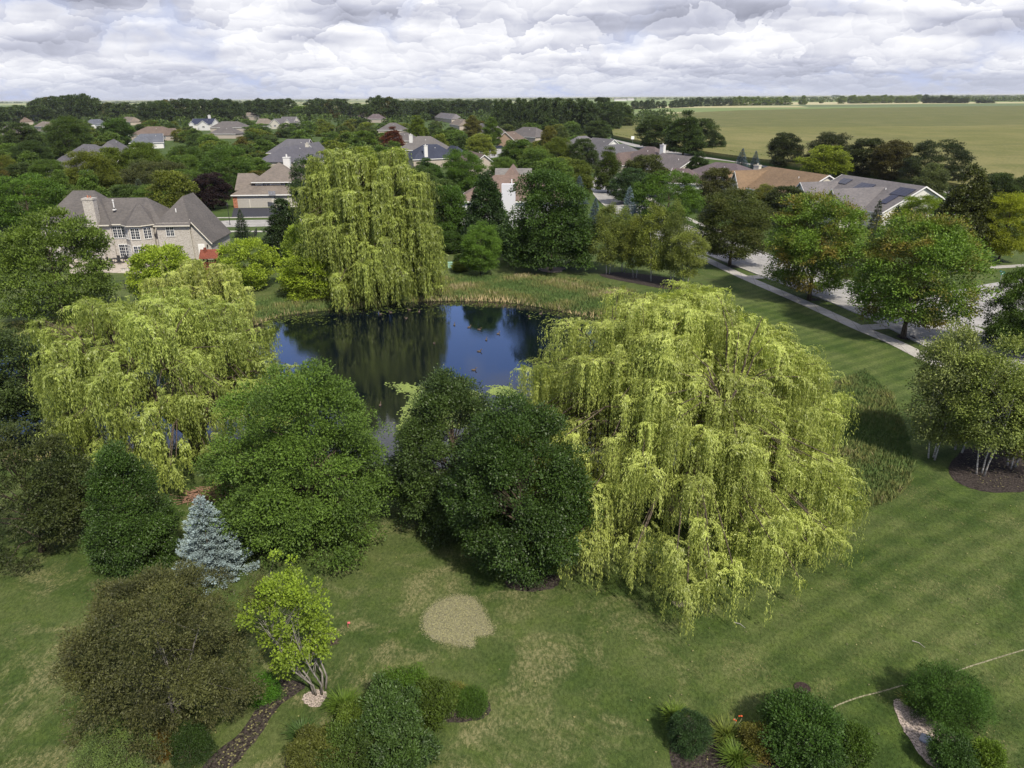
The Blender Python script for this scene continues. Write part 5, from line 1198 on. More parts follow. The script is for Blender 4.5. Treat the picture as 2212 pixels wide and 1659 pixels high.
def name_auto(items, kinds, noun, grp):
    cand = []
    for (x, y, h, rad, d) in items:
        px, py, _w = proj((x, y, h * .6)); c, cn = rr.choices(cols, cwt)[0]
        if h > 15: c, cn = rr.choice([((.042, .066, .030), 'dark green'), ((.036, .058, .028), 'deep green')])
        def score(Lm): return math.hypot((px - Lm[0]) / max(Lm[3] * .35, 18), (py - Lm[1]) / 26)
        Lm = min(LAND, key=score)
        dx, dy = px - Lm[0], py - Lm[1]
        rel = 'left of' if dx < -Lm[3] * .45 else 'right of' if dx > Lm[3] * .45 else 'beyond' if dy < 0 else 'in front of'
        cand.append([x, y, h, rad, d, px, py, c, cn, rel, Lm, math.hypot(dx, dy)])
    cand.sort(key=lambda q: q[11]); ords = ['nearest', 'second nearest', 'third nearest', 'fourth nearest', 'fifth nearest', 'sixth nearest', 'seventh nearest', 'eighth nearest', 'ninth nearest', 'tenth nearest', 'eleventh nearest', 'twelfth nearest'] + ['%dth nearest' % i for i in range(13, 90)]
    for q in cand:
        key = (q[8], q[9], q[10][2]); k = groups.get(key, 0); groups[key] = k + 1
        q[7] = tuple(v * 1.18 for v in q[7]); x, y, h, rad, d = q[:5]; km, kt, hn, r = P_(rr.choice(kinds(h, d)))
        lb = '%s %s %s %s the %s' % (ords[k], q[8], noun, q[9], q[10][2])
        rz = rr.uniform(0, 6.28)
        if d < 320: plant('tree', (x, y, 0), km, kt, q[7], lb, 'tree', (rad / r, rad / r, h / hn), rz, grp, .6 if rr.random() < .12 else 0)
        else:
            o = obj('tree', km, None, q[7]); o.location = (x, y, -.05 * h); o.rotation_euler = (0, 0, rz); o.scale = (rad / r, rad / r, h / hn); o['autumn'] = .5 if rr.random() < .1 else 0.0
            tag(o, lb, 'tree', grp)
def kinds_auto(h, d):
    if d < 230: return ['round.1', 'round.2', 'oval.1', 'oval.2', 'oval.3', 'maple.1', 'maple.5']
    return ['far.%d' % i for i in range(6)]
print('auto trees', len(AUTO), 'line', len(LINE))
N_IND = 240
name_auto(AUTO[:N_IND], kinds_auto, 'tree', 'trees of the wooded streets')
rest = AUTO[N_IND:]
if rest:
    fw = merge_blobs('far_wood', [(x, y, -1, h + 1, rad) for (x, y, h, rad, d) in rest], 9, M_LEAF, 170, .13)
    tag(obj('far_wood', fw, color=(.055, .088, .03)), 'mass of distant treetops between and beyond the far houses', 'woods', None, 'stuff')
name_auto(LINE, lambda h, d: ['far.%d' % i for i in range(6)], 'tall tree', 'tall trees along the back of the village')

# hedgerow trees beyond the corn field
HR = []
def hrow(x0, x1, b0, b1, t0, t1, step, seed):
    r2 = random.Random(seed); x = x0
    while x < x1:
        q = (x - x0) / (x1 - x0); by = b0 + (b1 - b0) * q; ty = t0 + (t1 - t0) * q + r2.uniform(-2.5, 3)
        HR.append((x, ty, by, step * r2.uniform(.9, 1.6))); x += step * r2.uniform(.7, 1.3)
hrow(1372, 1500, 236, 231, 219, 213, 13, 1); hrow(1500, 1738, 230, 226, 212, 206, 15, 2); hrow(1806, 1990, 224, 222, 206, 207, 15, 3); hrow(1985, 2100, 223, 223, 205, 209, 17, 4)
HR += [(1775, 216, 223, 11), (2120, 214, 223, 26), (2140, 217, 223, 20), (1400, 216, 236, 18)]
hc = {}
def ordn(k): return {1: 'first', 2: 'second', 3: 'third', 4: 'fourth', 5: 'fifth'}.get(k, '%d%s' % (k, {1: 'st', 2: 'nd', 3: 'rd'}.get(k % 10 if k > 20 else 0, 'th')))
for i, (x, ty, by, w) in enumerate(HR):
    X, Y, h = column(x, ty, by); km = P_('far.%d' % (i % 6)); d = proj((X, Y, 5))[2]; rad = w / 2 * d / FPX
    sec = 'left' if x < 1500 else 'middle' if x < 1750 else 'right'
    hc[sec] = hc.get(sec, 0) + 1
    cc = (.045, .07, .03) if (x < 1580 or x > 1990) else (.13, .18, .06)
    o = obj('hedgerow_tree', km[0], None, cc); o.location = (X, Y, -.05 * h); o.rotation_euler = (0, 0, i * 1.3); o.scale = (rad / km[3], rad / km[3], h / km[2]); o['autumn'] = 0.0
    tag(o, '%s hedgerow tree beyond the corn, %s from left in the %s stretch' % ('dark' if cc[0] < .05 else 'pale green', ordn(hc[sec]), sec), 'tree', 'hedgerow trees beyond the corn field')
# hazy woods near the horizon
items = []; r3 = random.Random(3)
for i in range(2600):
    band = r3.random(); ang = r3.uniform(-.66, .72); D1 = (4600 if ang < .2 else 3000) + 6000 * band ** 1.2
    X = D1 * math.sin(ang); Y = D1 * math.cos(ang)
    clump = math.sin(X * .004 + D1 * .003) + math.sin(X * .0011 - D1 * .0021) + (0.7 if ang > .22 else -.35)
    if clump < (.6 if D1 < 5200 else .25): continue
    hh = r3.uniform(6, 13); items.append((X, Y, -1, hh, r3.uniform(9, 30)))
fw = merge_blobs('horizon_woods', items, 10, M_LEAF, 60, .16)
tag(obj('horizon_woods', fw, color=(.085, .115, .06)), 'hazy strips of woodland along the flat horizon', 'woods', None, 'stuff')

# ------------------------------------------------------------------ planted beds in the foreground
def shrub(name, tx, ty, by, w, color, label, cat='shrub', seed=1, prof='round', clumps=260, per=70, leaf=.09, cr=.25, mat=None, aspect=.5, flat=.8, autumn=0.0, lump=.3, stems=3, fill=.3, sy=1.0):
    by = max(by - .3 * w, ty + 22); x, y, h = column(tx, ty, by); h = max(h, .35); d = proj((x, y, h / 2))[2]; r = w / 2 * d / FPX
    m_ = broadleaf(name, seed, h, r, .02, prof, clumps, per, leaf, cr, lump, mat, flat, fill, None, .04, stems, aspect, limbs=14)
    return plant(name, (x, y, 0), m_[0], m_[1], color, label, cat, (1, sy, 1), 0.0, None, autumn)
def grass_tuft(name, px, py, h, r, n, color, label, seed, w=.03, spread=1.0):
    g = np.random.default_rng(seed); x, y = at(px, py); a = g.uniform(0, 6.28, n); rr_ = g.uniform(0, 1, n) ** .6 * r
    B = np.stack([np.cos(a) * rr_ * .35, np.sin(a) * rr_ * .35, np.zeros(n)], 1); V = []; T_ = []
    L = h * g.uniform(.6, 1.15, n); lean = rr_ * spread * g.uniform(.5, 1.2, n); dirn = np.stack([np.cos(a), np.sin(a), np.zeros(n)], 1); S = np.stack([-np.sin(a), np.cos(a), np.zeros(n)], 1)
    prev = B; pw_ = np.full(n, w)
    for q0, q1 in ((0, .45), (.45, .8), (.8, 1.0)):
        def pt(q): return B + dirn * (lean * q ** 2)[:, None] + np.array([0, 0, 1]) * (L * (q - .35 * q ** 3))[:, None]
        wa, wb = w * (1 - .9 * q0), w * (1 - .9 * q1)
        p0, p1 = pt(q0), pt(q1)
        V.append(np.stack([p0 - S * wa, p0 + S * wa, p1 + S * wb, p1 - S * wb], 1)); T_.append(g.uniform(.2, .9, n) * (.7 + .3 * q1))
    V = np.concatenate(V).reshape(-1, 3); me = quadmesh(name, V, np.concatenate(T_), M_LEAF)
    o = obj(name, me, color=color); o.location = (x, y, 0); o['autumn'] = 0.0; tag(o, label, 'plant'); return o
SHR = [
 ('shrub', 835, 1515, 1640, 165, (.050, .092, .034), 'large grey-green leafy shrub at the bottom, left of centre', 71, dict(lump=.8, prof='broad', clumps=420, per=60, leaf=.14, aspect=.42, cr=.3, mat=M_WAXY, fill=.6)),
 ('shrub', 865, 1462, 1560, 130, (.055, .11, .018), 'bright-tipped green shrub behind the large grey-green one', 72, dict(leaf=.08)),
 ('shrub', 670, 1590, 1690, 110, (.085, .10, .035), 'loose olive shrub at the bottom beside the big grey-green shrub', 73, dict(autumn=.15)),
 ('shrub', 745, 1585, 1690, 150, (.06, .10, .03), 'loose mid-green shrub on the bottom edge below the arching grass clump', 91, dict(lump=.5, leaf=.11)),
 ('shrub', 770, 1530, 1610, 90, (.085, .13, .03), 'small yellow-green shrub left of the large grey-green shrub', 92, dict(lump=.4)),
 ('shrub', 865, 1600, 1700, 140, (.045, .082, .03), 'dark leafy shrub on the bottom edge below the large grey-green one', 93, dict(lump=.5, leaf=.13, mat=M_WAXY)),
 ('shrub', 930, 1490, 1580, 120, (.06, .095, .022), 'low green shrub joining the big shrub to the flower bed', 74, {}),
 ('shrub', 1018, 1500, 1552, 78, (.05, .10, .02), 'small dark green shrub at the right end of the left flower bed', 75, dict(leaf=.06)),
 ('shrub', 975, 1492, 1535, 70, (.12, .13, .045), 'brownish-yellow low shrub in the left flower bed', 76, dict(leaf=.06, autumn=.5)),
 ('shrub', 235, 1590, 1720, 170, (.13, .19, .085), 'pale feathery juniper at the bottom left below the crab apple', 77, dict(leaf=.10, aspect=.2, flat=.6)),
 ('shrub', 405, 1580, 1670, 100, (.028, .055, .018), 'dark rounded shrub at the bottom left beside the mulch path', 78, dict(leaf=.06)),
 ('shrub', 345, 1590, 1650, 50, (.13, .085, .02), 'small orange-leaved shrub beneath the crab apple', 79, dict(leaf=.06, autumn=.5)),
 ('shrub', 560, 1468, 1530, 80, (.055, .14, .02), 'bright green low shrub under the lime-green multi-stemmed tree', 80, dict(leaf=.07)),
 ('clipped_shrub', 1492, 1548, 1640, 94, (.030, .062, .030), 'smooth clipped dark green ball shrub near the bottom edge', 81, dict(leaf=.05, cr=.14, clumps=420, per=80, lump=.04, fill=.12)),
 ('shrub', 1755, 1545, 1690, 205, (.040, .085, .022), 'wide dark green leafy shrub in the bottom right bed', 82, dict(clumps=620, per=64, leaf=.11, cr=.3)),
 ('shrub', 1855, 1582, 1665, 80, (.055, .10, .022), 'green shrub at the right end of the wide dark green shrub', 83, {}),
 ('shrub', 1640, 1580, 1650, 84, (.10, .10, .03), 'low yellowish shrub between the ball shrub and the wide shrub', 84, dict(autumn=.5)),
 ('yew_shrub', 2062, 1470, 1600, 170, (.038, .085, .012), 'large dense feathery evergreen shrub in the wood-chip bed', 85, dict(clumps=640, per=70, leaf=.10, aspect=.25, cr=.24, flat=1.2, mat=M_NEEDLE)),
 ('shrub', 2065, 1605, 1690, 100, (.035, .075, .022), 'dark green shrub at the bottom right below the wood chips', 86, {}),
 ('shrub', 2140, 1612, 1680, 70, (.09, .15, .025), 'bright green shrub in the bottom right corner of the wood-chip bed', 87, {}),
 ('shrub', 60, 1195, 1250, 1, DK, '', 88, {}),
]
for r_ in SHR[:-1]:
    nm, tx, ty, by, w, c, lb, sd_, kw = r_; shrub(nm, tx, ty, by, w, c, lb, 'shrub', sd_, **kw)
GT = [('grass_clump', 745, 1540, 1.1, .8, 520, (.09, .15, .035), 'arching green grass clump at the top left of the bottom flower bed'), ('grass_clump', 655, 1600, 1.0, .7, 380, (.06, .11, .05), 'blue-green grass clump at the bottom by the lawn strip'),
 ('grass_clump', 950, 1530, .8, .7, 380, (.12, .15, .04), 'yellow-green grass clump in the middle of the left flower bed'), ('grass_clump', 1455, 1560, .9, .6, 400, (.11, .17, .04), 'tall grass clump left of the clipped ball shrub'),
 ('grass_clump', 1570, 1600, .9, .8, 420, (.115, .15, .045), 'golden-green grass clump right of the clipped ball shrub'), ('grass_clump', 1590, 1650, .9, .8, 480, (.10, .16, .04), 'green spiky grass clump at the very bottom right of the ball shrub'),
 ('grass_clump', 1962, 1520, .55, .45, 110, (.22, .22, .09), 'striped broad-leaved clump at the top of the wood-chip bed'), ('grass_clump', 700, 1655, .9, .7, 320, (.13, .15, .04), 'straw-tinged grass clump at the bottom edge left of centre')]
for i, (nm, px, py, h, r, n_, c, lb) in enumerate(GT): grass_tuft(nm, px, py, h, r, n_, c, lb, 200 + i, .03 if i != 6 else .06)

# ------------------------------------------------------------------ tall grass and reeds round the pond (uncountable)
def scatter_poly(poly, n, g):
    lo, hi = poly.min(0), poly.max(0); out = np.zeros((0, 2))
    while len(out) < n:
        q = g.uniform(lo, hi, (n * 2, 2)); out = np.concatenate([out, q[inside(q[:, 0], q[:, 1], poly)]])
    return out[:n]
def vnoise(x, y, s, seed):
    return .5 + .25 * (np.sin(x * s + seed) * np.cos(y * s * 1.3 + seed * 2) + np.sin((x + y) * s * .6 + seed * 3) + np.sin((x * .7 - y) * s * 1.9 + seed) * .6 + .4 * np.sin(x * s * 4.1 + y * s * 3.3))
def reeds(name, Q, g, hmin, hmax, w, color, label, tmode, autumn=0.0, z=None, cat='grass'):
    n = len(Q); x, y = Q[:, 0], Q[:, 1]; k = vnoise(x, y, .55, 1.3); h = (hmin + (hmax - hmin) * g.uniform(0, 1, n) * (.5 + k))
    z0 = np.full(n, -.05) if z is None else z
    A = unit(np.stack([g.normal(size=n) * .33, g.normal(size=n) * .33, np.ones(n)], 1)); Nn = unit(g.normal(size=(n, 3)) + (0, 0, .2))
    me = quadmesh(name, leaf_quads(np.c_[x, y, z0], A, Nn, h, w), tmode(k, n), M_REED)
    o = obj(name, me, color=color); o['autumn'] = autumn; tag(o, label, cat, None, 'stuff')
def reed_mat():
    m = new_mat('reed'); n, l, N, MA, MIX, RAMP, NOISE, MAPV = NT(m.node_tree)
    at_ = N('ShaderNodeAttribute', attribute_name='tint'); cr = N('ShaderNodeValToRGB'); l.new(at_.outputs['Fac'], cr.inputs[0]); e = cr.color_ramp.elements
    e[0].position = 0; e[0].color = (.075, .12, .035, 1); e[1].position = 1; e[1].color = (.46, .36, .19, 1)
    for p_, c in ((.3, (.12, .15, .05, 1)), (.55, (.16, .16, .05, 1)), (.75, (.30, .25, .15, 1))): q = e.new(p_); q.color = c
    p = finish(m, N, l, cr.outputs[0], .8, .1); return m
M_REED = reed_mat()
g = np.random.default_rng(77)
MEAD1 = np.array([at(x, y) for x, y in [(560, 652), (640, 636), (720, 648), (830, 646), (900, 606), (1000, 597), (1150, 600), (1290, 612), (1400, 640), (1460, 668), (1440, 705), (1340, 686), (1290, 678), (1200, 665), (1050, 649), (900, 646), (760, 662), (660, 668), (590, 680), (540, 700), (500, 700)]])
Q = scatter_poly(MEAD1, 60000, g); s_ = sdist(Q[:, 0], Q[:, 1], POND); Q = Q[s_ > .1]; s_ = s_[s_ > .1]
reeds('meadow', Q, g, .25, .8, .09, GRN, 'tall mixed meadow grass on the far bank of the pond', lambda k, n: np.clip((k - .2) * 1.15 + g.normal(size=n) * .16, 0, 1) * .78, z=np.where(s_ < 1.5, -.4 + .25 * s_, -.03))
MEAD2 = np.array([at(x, y) for x, y in [(1868, 800), (1925, 850), (1958, 930), (1975, 1000), (1965, 1050), (1925, 1085), (1800, 1118), (1650, 1110), (1560, 1060), (1640, 1000), (1740, 930), (1760, 850)]])
Q = scatter_poly(MEAD2, 30000, g); s_ = sdist(Q[:, 0], Q[:, 1], POND); Q = Q[s_ > .2]
reeds('meadow', Q, g, .12, .5, .06, GRN, 'weedy meadow grass to the right of the biggest willow', lambda k, n: np.clip((k - .30) * 1.1 + g.normal(size=n) * .2, 0, 1) * .7)
# golden reeds on the waterline
R1 = []
for i in range(len(POND)):
    a, b = POND[i - 1], POND[i]; L = np.linalg.norm(b - a); n = int(L * 95); t = g.uniform(0, 1, n)[:, None]; q = a * (1 - t) + b * t
    nn = np.array([(b - a)[1], -(b - a)[0]]) / (L + 1e-9); R1.append(q + nn * g.uniform(-1.3, 1.2, (n, 1)))
R1 = np.concatenate(R1); s_ = sdist(R1[:, 0], R1[:, 1], POND); k = vnoise(R1[:, 0], R1[:, 1], .3, 4.0); far = R1[:, 1] > 62
keep = (s_ > -.35) & (g.uniform(size=len(R1)) < np.where(far, .35 + k, .5)); R1 = R1[keep]; s_ = s_[keep]
reeds('reeds', R1, g, .35, .95, .08, GRN, 'golden reeds standing along the edge of the pond', lambda k, n: np.clip(.35 + .6 * vnoise(R1[:, 0], R1[:, 1], .22, 9.) + g.normal(size=n) * .15, 0.1, 1), z=np.full(len(R1), -.5))
LB = np.array([at(x, y) for x, y in [(-80, 700), (100, 694), (270, 702), (450, 700), (560, 690), (540, 706), (430, 716), (180, 716), (-80, 738)]])
Q = scatter_poly(LB, 22000, g); reeds('meadow', Q, g, .25, .8, .1, GRN, 'brownish tall grass on the far left bank of the pond', lambda k, n: np.clip(.25 + .6 * k + g.normal(size=n) * .16, 0, 1) * .85, z=np.full(len(Q), -.3))

# near lawn: real blades over the mown turf
gp = np.array([at(x, y) for x, y in [(-60, 1180), (700, 1150), (850, 1080), (1300, 1120), (1800, 1120), (1990, 1000), (2050, 1080), (2300, 1100), (2300, 1700), (-100, 1700)]])
Q = scatter_poly(gp, 170000, g); x_, y_ = Q[:, 0], Q[:, 1]
def grass_mat():
    m = new_mat('grass_blade'); n, l, N, MA, MIX, RAMP, NOISE, MAPV = NT(m.node_tree)
    geo = N('ShaderNodeNewGeometry'); P = geo.outputs['Position']; at_ = N('ShaderNodeAttribute', attribute_name='tint')
    f1 = NOISE(P, 0.16, 5, 0.62, 0.4); dry = NOISE(P, 0.30, 6, 0.7, 0.6)
    c = MIX(RAMP(f1, .35, .68), (.047, .073, .018), (.104, .122, .044)); c = MIX(MA('MULTIPLY', RAMP(dry, .46, .66), MA('MULTIPLY', at_.outputs['Fac'], .9)), c, (.26, .22, .12))
    c = MIX(1.0, c, MIX(at_.outputs['Fac'], (.8, .8, .8), (1.35, 1.3, 1.2)), 'MULTIPLY'); finish(m, N, l, c, .85, .15); return m
A = unit(np.stack([g.normal(size=len(Q)) * .7, g.normal(size=len(Q)) * .7, np.ones(len(Q))], 1))
dp = np.array([at(x, y) for x, y in [(925, 1345), (950, 1305), (1010, 1295), (1045, 1340), (1055, 1368), (1000, 1390), (930, 1370)]])
keep = ~inside(x_, y_, dp) & (sdist(x_, y_, POND) > 2)
me_ = quadmesh('grass', leaf_quads(np.c_[x_, y_, np.full(len(Q), -.01)], A, unit(g.normal(size=(len(Q), 3))), g.uniform(.04, .10, len(Q)), .022)[np.repeat(keep, 4)], g.uniform(0, 1, keep.sum()), grass_mat())
tag(obj('grass', me_), 'short mown grass blades of the near lawn', 'grass', None, 'stuff')

# straw on the dried-out patch
PD = catmull([at(x, y) for x, y in [(915, 1345), (925, 1318), (950, 1300), (985, 1289), (1020, 1292), (1038, 1312), (1050, 1335), (1065, 1362), (1050, 1372), (1025, 1374), (1022, 1396), (1000, 1394), (955, 1386), (925, 1372)]], 5)
c0 = PD.mean(0); Q = scatter_poly(c0 + (PD - c0) * 1.22, 16000, g); sdd = sdist(Q[:, 0], Q[:, 1], PD); Q = Q[g.uniform(size=len(Q)) < np.clip(.9 - sdd * 3.5, 0, 1)]; n = len(Q); an = g.uniform(0, 6.28, n)
me_ = quadmesh('straw', leaf_quads(np.c_[Q, np.full(n, .012)], unit(np.stack([np.cos(an), np.sin(an), g.uniform(.05, .6, n)], 1)), np.tile([0., 0, 1], (n, 1)), g.uniform(.04, .11, n), .02), g.uniform(0, 1, n), M_LEAF)
tag(obj('straw', me_, color=(.29, .285, .28)), 'dead straw-coloured grass of the bare round patch in the lawn', 'dry grass', None, 'stuff')
# duckweed on the water
M_WEED = simple('duckweed', (.22, .29, .11), .8, .2, .25, 4)
def r5(pts): return [(734.6 + .336 * a, 604.8 + .336 * b) for a, b in pts]
def weed(pts, label, seed):
    """raft of small floating cells with a ragged, broken rim"""
    P = catmull([at(x, y, WZ) for x, y in r5(pts)], 5); st = .16; lo, hi = P.min(0) - .6, P.max(0) + .6
    gx, gy = np.meshgrid(np.arange(lo[0], hi[0], st), np.arange(lo[1], hi[1], st)); gx, gy = gx.ravel(), gy.ravel(); r2 = np.random.default_rng(seed)
    sd_ = sdist(gx, gy, P) + .45 * (vnoise(gx, gy, 2.4, seed) - .5) + .25 * (vnoise(gx, gy, 6.3, seed + 3) - .5)
    lead = np.abs(vnoise(gx, gy, .75, seed + 7.7) - .5) < .018
    k = ((sd_ < 0) & ~lead & (r2.uniform(size=len(gx)) > .03)) | ((sd_ < .5) & (r2.uniform(size=len(gx)) < .10)); gx, gy = gx[k], gy[k]; n = len(gx)
    V = np.stack([np.stack([gx + a * st * .5 + r2.normal(size=n) * .012, gy + b * st * .5 + r2.normal(size=n) * .012, np.full(n, WZ + .02)], 1) for a, b in ((-1, -1), (1, -1), (1, 1), (-1, 1))], 1)
    tag(obj('duckweed', quadmesh('duckweed', V.reshape(-1, 3), .5 + .3 * (vnoise(gx, gy, 1.1, seed) - .5) + r2.normal(size=n) * .1, M_LEAF), color=(.25, .33, .15)), label, 'duckweed', None, 'stuff')
weed([(300, 668), (345, 674), (425, 671), (455, 700), (500, 722), (520, 706), (470, 690), (440, 678), (600, 692), (760, 700), (900, 740), (860, 900), (700, 960), (520, 960), (430, 960), (395, 1010), (370, 1000), (385, 905), (398, 845), (430, 800), (443, 745), (405, 720), (362, 722), (345, 706), (382, 700), (350, 690)], 'pale green duckweed raft spreading from the dark trees over the water', 1)
weed([(960, 692), (1010, 683), (1085, 688), (1150, 720), (1120, 745), (1010, 741), (965, 735)], 'pale green duckweed patch between the dark tree and the big willow', 2)
Qa = []
for (px, py, sx, sy, n) in [(1290, 692, 40, 9, 420), (1250, 680, 60, 5, 240), (800, 668, 70, 5, 260), (1040, 658, 60, 3, 160), (640, 690, 40, 6, 140)]:
    for _ in range(n):
        a, b = g.normal(px, sx), g.normal(py, sy); Qa.append(at(a, b, WZ))
Qa = np.array([q for q in Qa if inside(np.array([q[0]]), np.array([q[1]]), POND)[0]]); n = len(Qa)
an = g.uniform(0, 6.28, n); me_ = quadmesh('lily_pads', leaf_quads(np.c_[Qa, np.full(n, WZ + .015)], np.stack([np.cos(an), np.sin(an), np.zeros(n)], 1), np.tile([0., 0, 1], (n, 1)), g.uniform(.15, .4, n), .25), g.uniform(0, 1, n), M_LEAF)
o = obj('lily_pads', me_, color=(.11, .15, .05)); tag(o, 'floating leaves scattered along the far waterline', 'water plants', None, 'stuff')

# ducks
dm = simple('duck_brown', (.085, .065, .05), .8, .2, .5, 12)
def duck_mesh():
    m_ = MB(); m_.ball((0, 0, .06), (.25, .13, .12), 0, 10, 6); m_.ball((-.24, 0, .12), (.10, .06, .04), 0, 8, 4)
    m_.tube([(.15, 0, .12), (.22, 0, .22), (.24, 0, .29)], [.06, .045, .045], 8); m_.ball((.26, 0, .32), (.075, .055, .06), 0, 8, 6); m_.box(.32, .40, -.025, .025, .295, .32, 1); return m_.mesh('duck', [dm, simple('duck_bill', (.16, .12, .05), .6)], True)
dk = duck_mesh(); r2 = random.Random(8)
DK_ = [((735, 290), 'dark duck in the bright reflection near the far bank'), ((895, 320), 'pale duck swimming right of the bright reflection'), ((1017, 347), 'duck at the edge of the second dark reflection'), ((1215, 237), 'pale duck near the far right bank'),
 ((1290, 218), 'duck closest to the far right waterline'), ((1468, 296), 'duck beside the floating leaves at the right'), ((895, 460), 'duck alone in the middle of the blue water'), ((940, 385), 'duck just above the middle of the blue water'),
 ((425, 248), 'duck below the centre willow, centre of the group'), ((325, 210), 'duck nearest the centre willow strands'), ((260, 220), 'leftmost duck of the group below the centre willow'), ((445, 192), 'duck highest up at the bank right of the centre willow'),
 ((508, 205), 'rightmost duck of the group below the centre willow'), ((605, 410), 'duck in the willow reflection left of the blue water'), ((830, 305), 'duck left of the pale swimming duck'), ((258, 806), 'duck making ripples near the large oak'), ((860, 580), 'duck just above the top of the rear dark glossy tree')]
for (a, b), lb in DK_:
    px, py = 734.6 + .336 * a, 604.8 + .336 * b; x, y = at(px, py, WZ); o = obj('duck', dk); o.scale = (.82, .82, .82); o.location = (x, y, WZ - .02); o.rotation_euler = (0, 0, r2.uniform(0, 6.28)); tag(o, lb, 'duck', 'ducks on the pond')

# ------------------------------------------------------------------ garden things
M_RED = simple('redwood', (.15, .045, .028), .75, .2, .3, 6); M_GREENP = simple('green_plastic', (.02, .16, .10), .35, .4, .1)
M_PAVE = concrete('paver', (.34, .29, .24), (.50, .45, .39), (0, .5, .3, .02)); M_IRON = simple('dark_iron', (.02, .02, .022), .5, .4)
M_STONE = simple('garden_stone', (.36, .34, .31), .9, .1, .4, 5)
def px_scale(px, py): return proj((*at(px, py), 0))[2] / FPX
px_, py_ = at(462, 598); e = empty('play_tower', (px_, py_, 0), .1); tag(e, 'red-stained wooden play tower with a gabled roof in the brick house garden', 'playset')
for x in (-.8, .8):
    for y in (-.8, .8): m_ = MB(); m_.box(x - .07, x + .07, y - .07, y + .07, 0, 3.1); obj('post', m_.mesh('post', [M_RED]), e)
m_ = MB(); m_.box(-.95, .95, -.95, .95, 1.45, 1.55); obj('platform', m_.mesh('platform', [M_RED]), e)
m_ = MB()
for k in range(8):
    t = -.85 + k * .24
    for s in (-.9, .9): m_.box(t - .04, t + .04, s - .02, s + .02, 1.55, 2.2); m_.box(s - .02, s + .02, t - .04, t + .04, 1.55, 2.2)
m_.box(-.9, .9, .88, .94, 2.2, 2.28); m_.box(-.9, .9, -.94, -.88, 2.2, 2.28); m_.box(-.8, .8, -.82, -.76, .1, 1.4); obj('railing', m_.mesh('railing', [M_RED]), e)
m_ = slab([[(-1.3, -1.3, 2.95), (1.3, -1.3, 2.95), (1.3, 0, 4.0), (-1.3, 0, 4.0)], [(1.3, 1.3, 2.95), (-1.3, 1.3, 2.95), (-1.3, 0, 4.0), (1.3, 0, 4.0)]], .08); m_.box(-.7, -.4, -.5, -.1, 3.5, 4.3); obj('roof', m_.mesh('roof', [M_RED]), e)
m_ = MB(); pts = [(-.9, 0, 1.5), (-1.6, 0, 1.25), (-2.6, 0, .55), (-3.3, 0, .2), (-3.8, 0, .15)]
for s in (-.28, .28): m_.tube([Vector(p) + Vector((0, s, .1)) for p in pts], .05, 5)
for a, b in zip(pts[:-1], pts[1:]): m_.add([(a[0], -.28, a[2]), (a[0], .28, a[2]), (b[0], .28, b[2]), (b[0], -.28, b[2]), (a[0], -.28, a[2] - .05), (a[0], .28, a[2] - .05), (b[0], .28, b[2] - .05), (b[0], -.28, b[2] - .05)], [(0, 1, 2, 3), (7, 6, 5, 4), (0, 3, 7, 4), (1, 5, 6, 2)])
obj('slide', m_.mesh('slide', [M_GREENP]), e)
# patio
ground_poly('patio', [(150, 560), (205, 555), (330, 556), (372, 560), (372, 575), (300, 590), (225, 588), (150, 590)], .06, M_PAVE, thick=.06, smooth=False)
def wall_seg(name, p, q, h, th, label):
    a, b = at(*p), at(*q); rz = math.atan2(b[1] - a[1], b[0] - a[0]); L = math.hypot(b[0] - a[0], b[1] - a[1]); e_ = empty(name, (*a, 0), rz)
    m_ = MB(); m_.box(0, L, -th / 2, th / 2, 0, h); obj('wall', m_.mesh(name, [M_STONE]), e_); m_ = MB(); m_.box(-.05, L + .05, -th / 2 - .06, th / 2 + .06, h, h + .07); obj('cap', m_.mesh('cap', [M_PAVE]), e_); tag(e_, label, 'wall')
wall_seg('stone_wall', (262, 587), (345, 580), .55, .4, 'low pale stone seat wall at the edge of the patio')
def table(px, py, w, d, label, chairs):
    x, y = at(px, py); e_ = empty('patio_table', (x, y, .06), .1); tag(e_, label, 'table')
    m_ = MB(); m_.box(-w / 2, w / 2, -d / 2, d / 2, .70, .75); obj('table_top', m_.mesh('table_top', [M_IRON]), e_)
    for a in (-1, 1):
        for b in (-1, 1): m_ = MB(); m_.tube([(a * w * .42, b * d * .4, 0), (a * w * .42, b * d * .4, .7)], .03, 6); obj('leg', m_.mesh('leg', [M_IRON]), e_)
    for (cx_, cy_, rz, lb) in chairs:
        c = empty('patio_chair', (x + cx_, y + cy_, .06), rz); tag(c, lb, 'chair', 'chairs on the patio'); chair_parts(c)
def chair_parts(c):
    m_ = MB(); m_.box(-.25, .25, -.25, .25, .42, .46); obj('seat', m_.mesh('seat', [M_IRON]), c)
    m_ = MB(); m_.box(-.25, .25, .23, .27, .46, .98); obj('backrest', m_.mesh('backrest', [M_IRON]), c)
    for a in (-1, 1):
        for b in (-1, 1): m_ = MB(); m_.tube([(a * .22, b * .22, 0), (a * .22, b * .22, .42)], .02, 5); obj('leg', m_.mesh('leg', [M_IRON]), c)
table(258, 569, 2.0, 1.1, 'dark rectangular dining table on the patio in front of the chimney', [(-.6, .95, 0, 'dark chair behind the left half of the patio table'), (.6, .95, 0, 'dark chair behind the right half of the patio table'),
      (-.6, -.95, math.pi, 'dark chair in front of the left half of the patio table'), (.6, -.95, math.pi, 'dark chair in front of the right half of the patio table'), (-1.5, 0, math.pi / 2, 'dark chair at the left end of the patio table')])
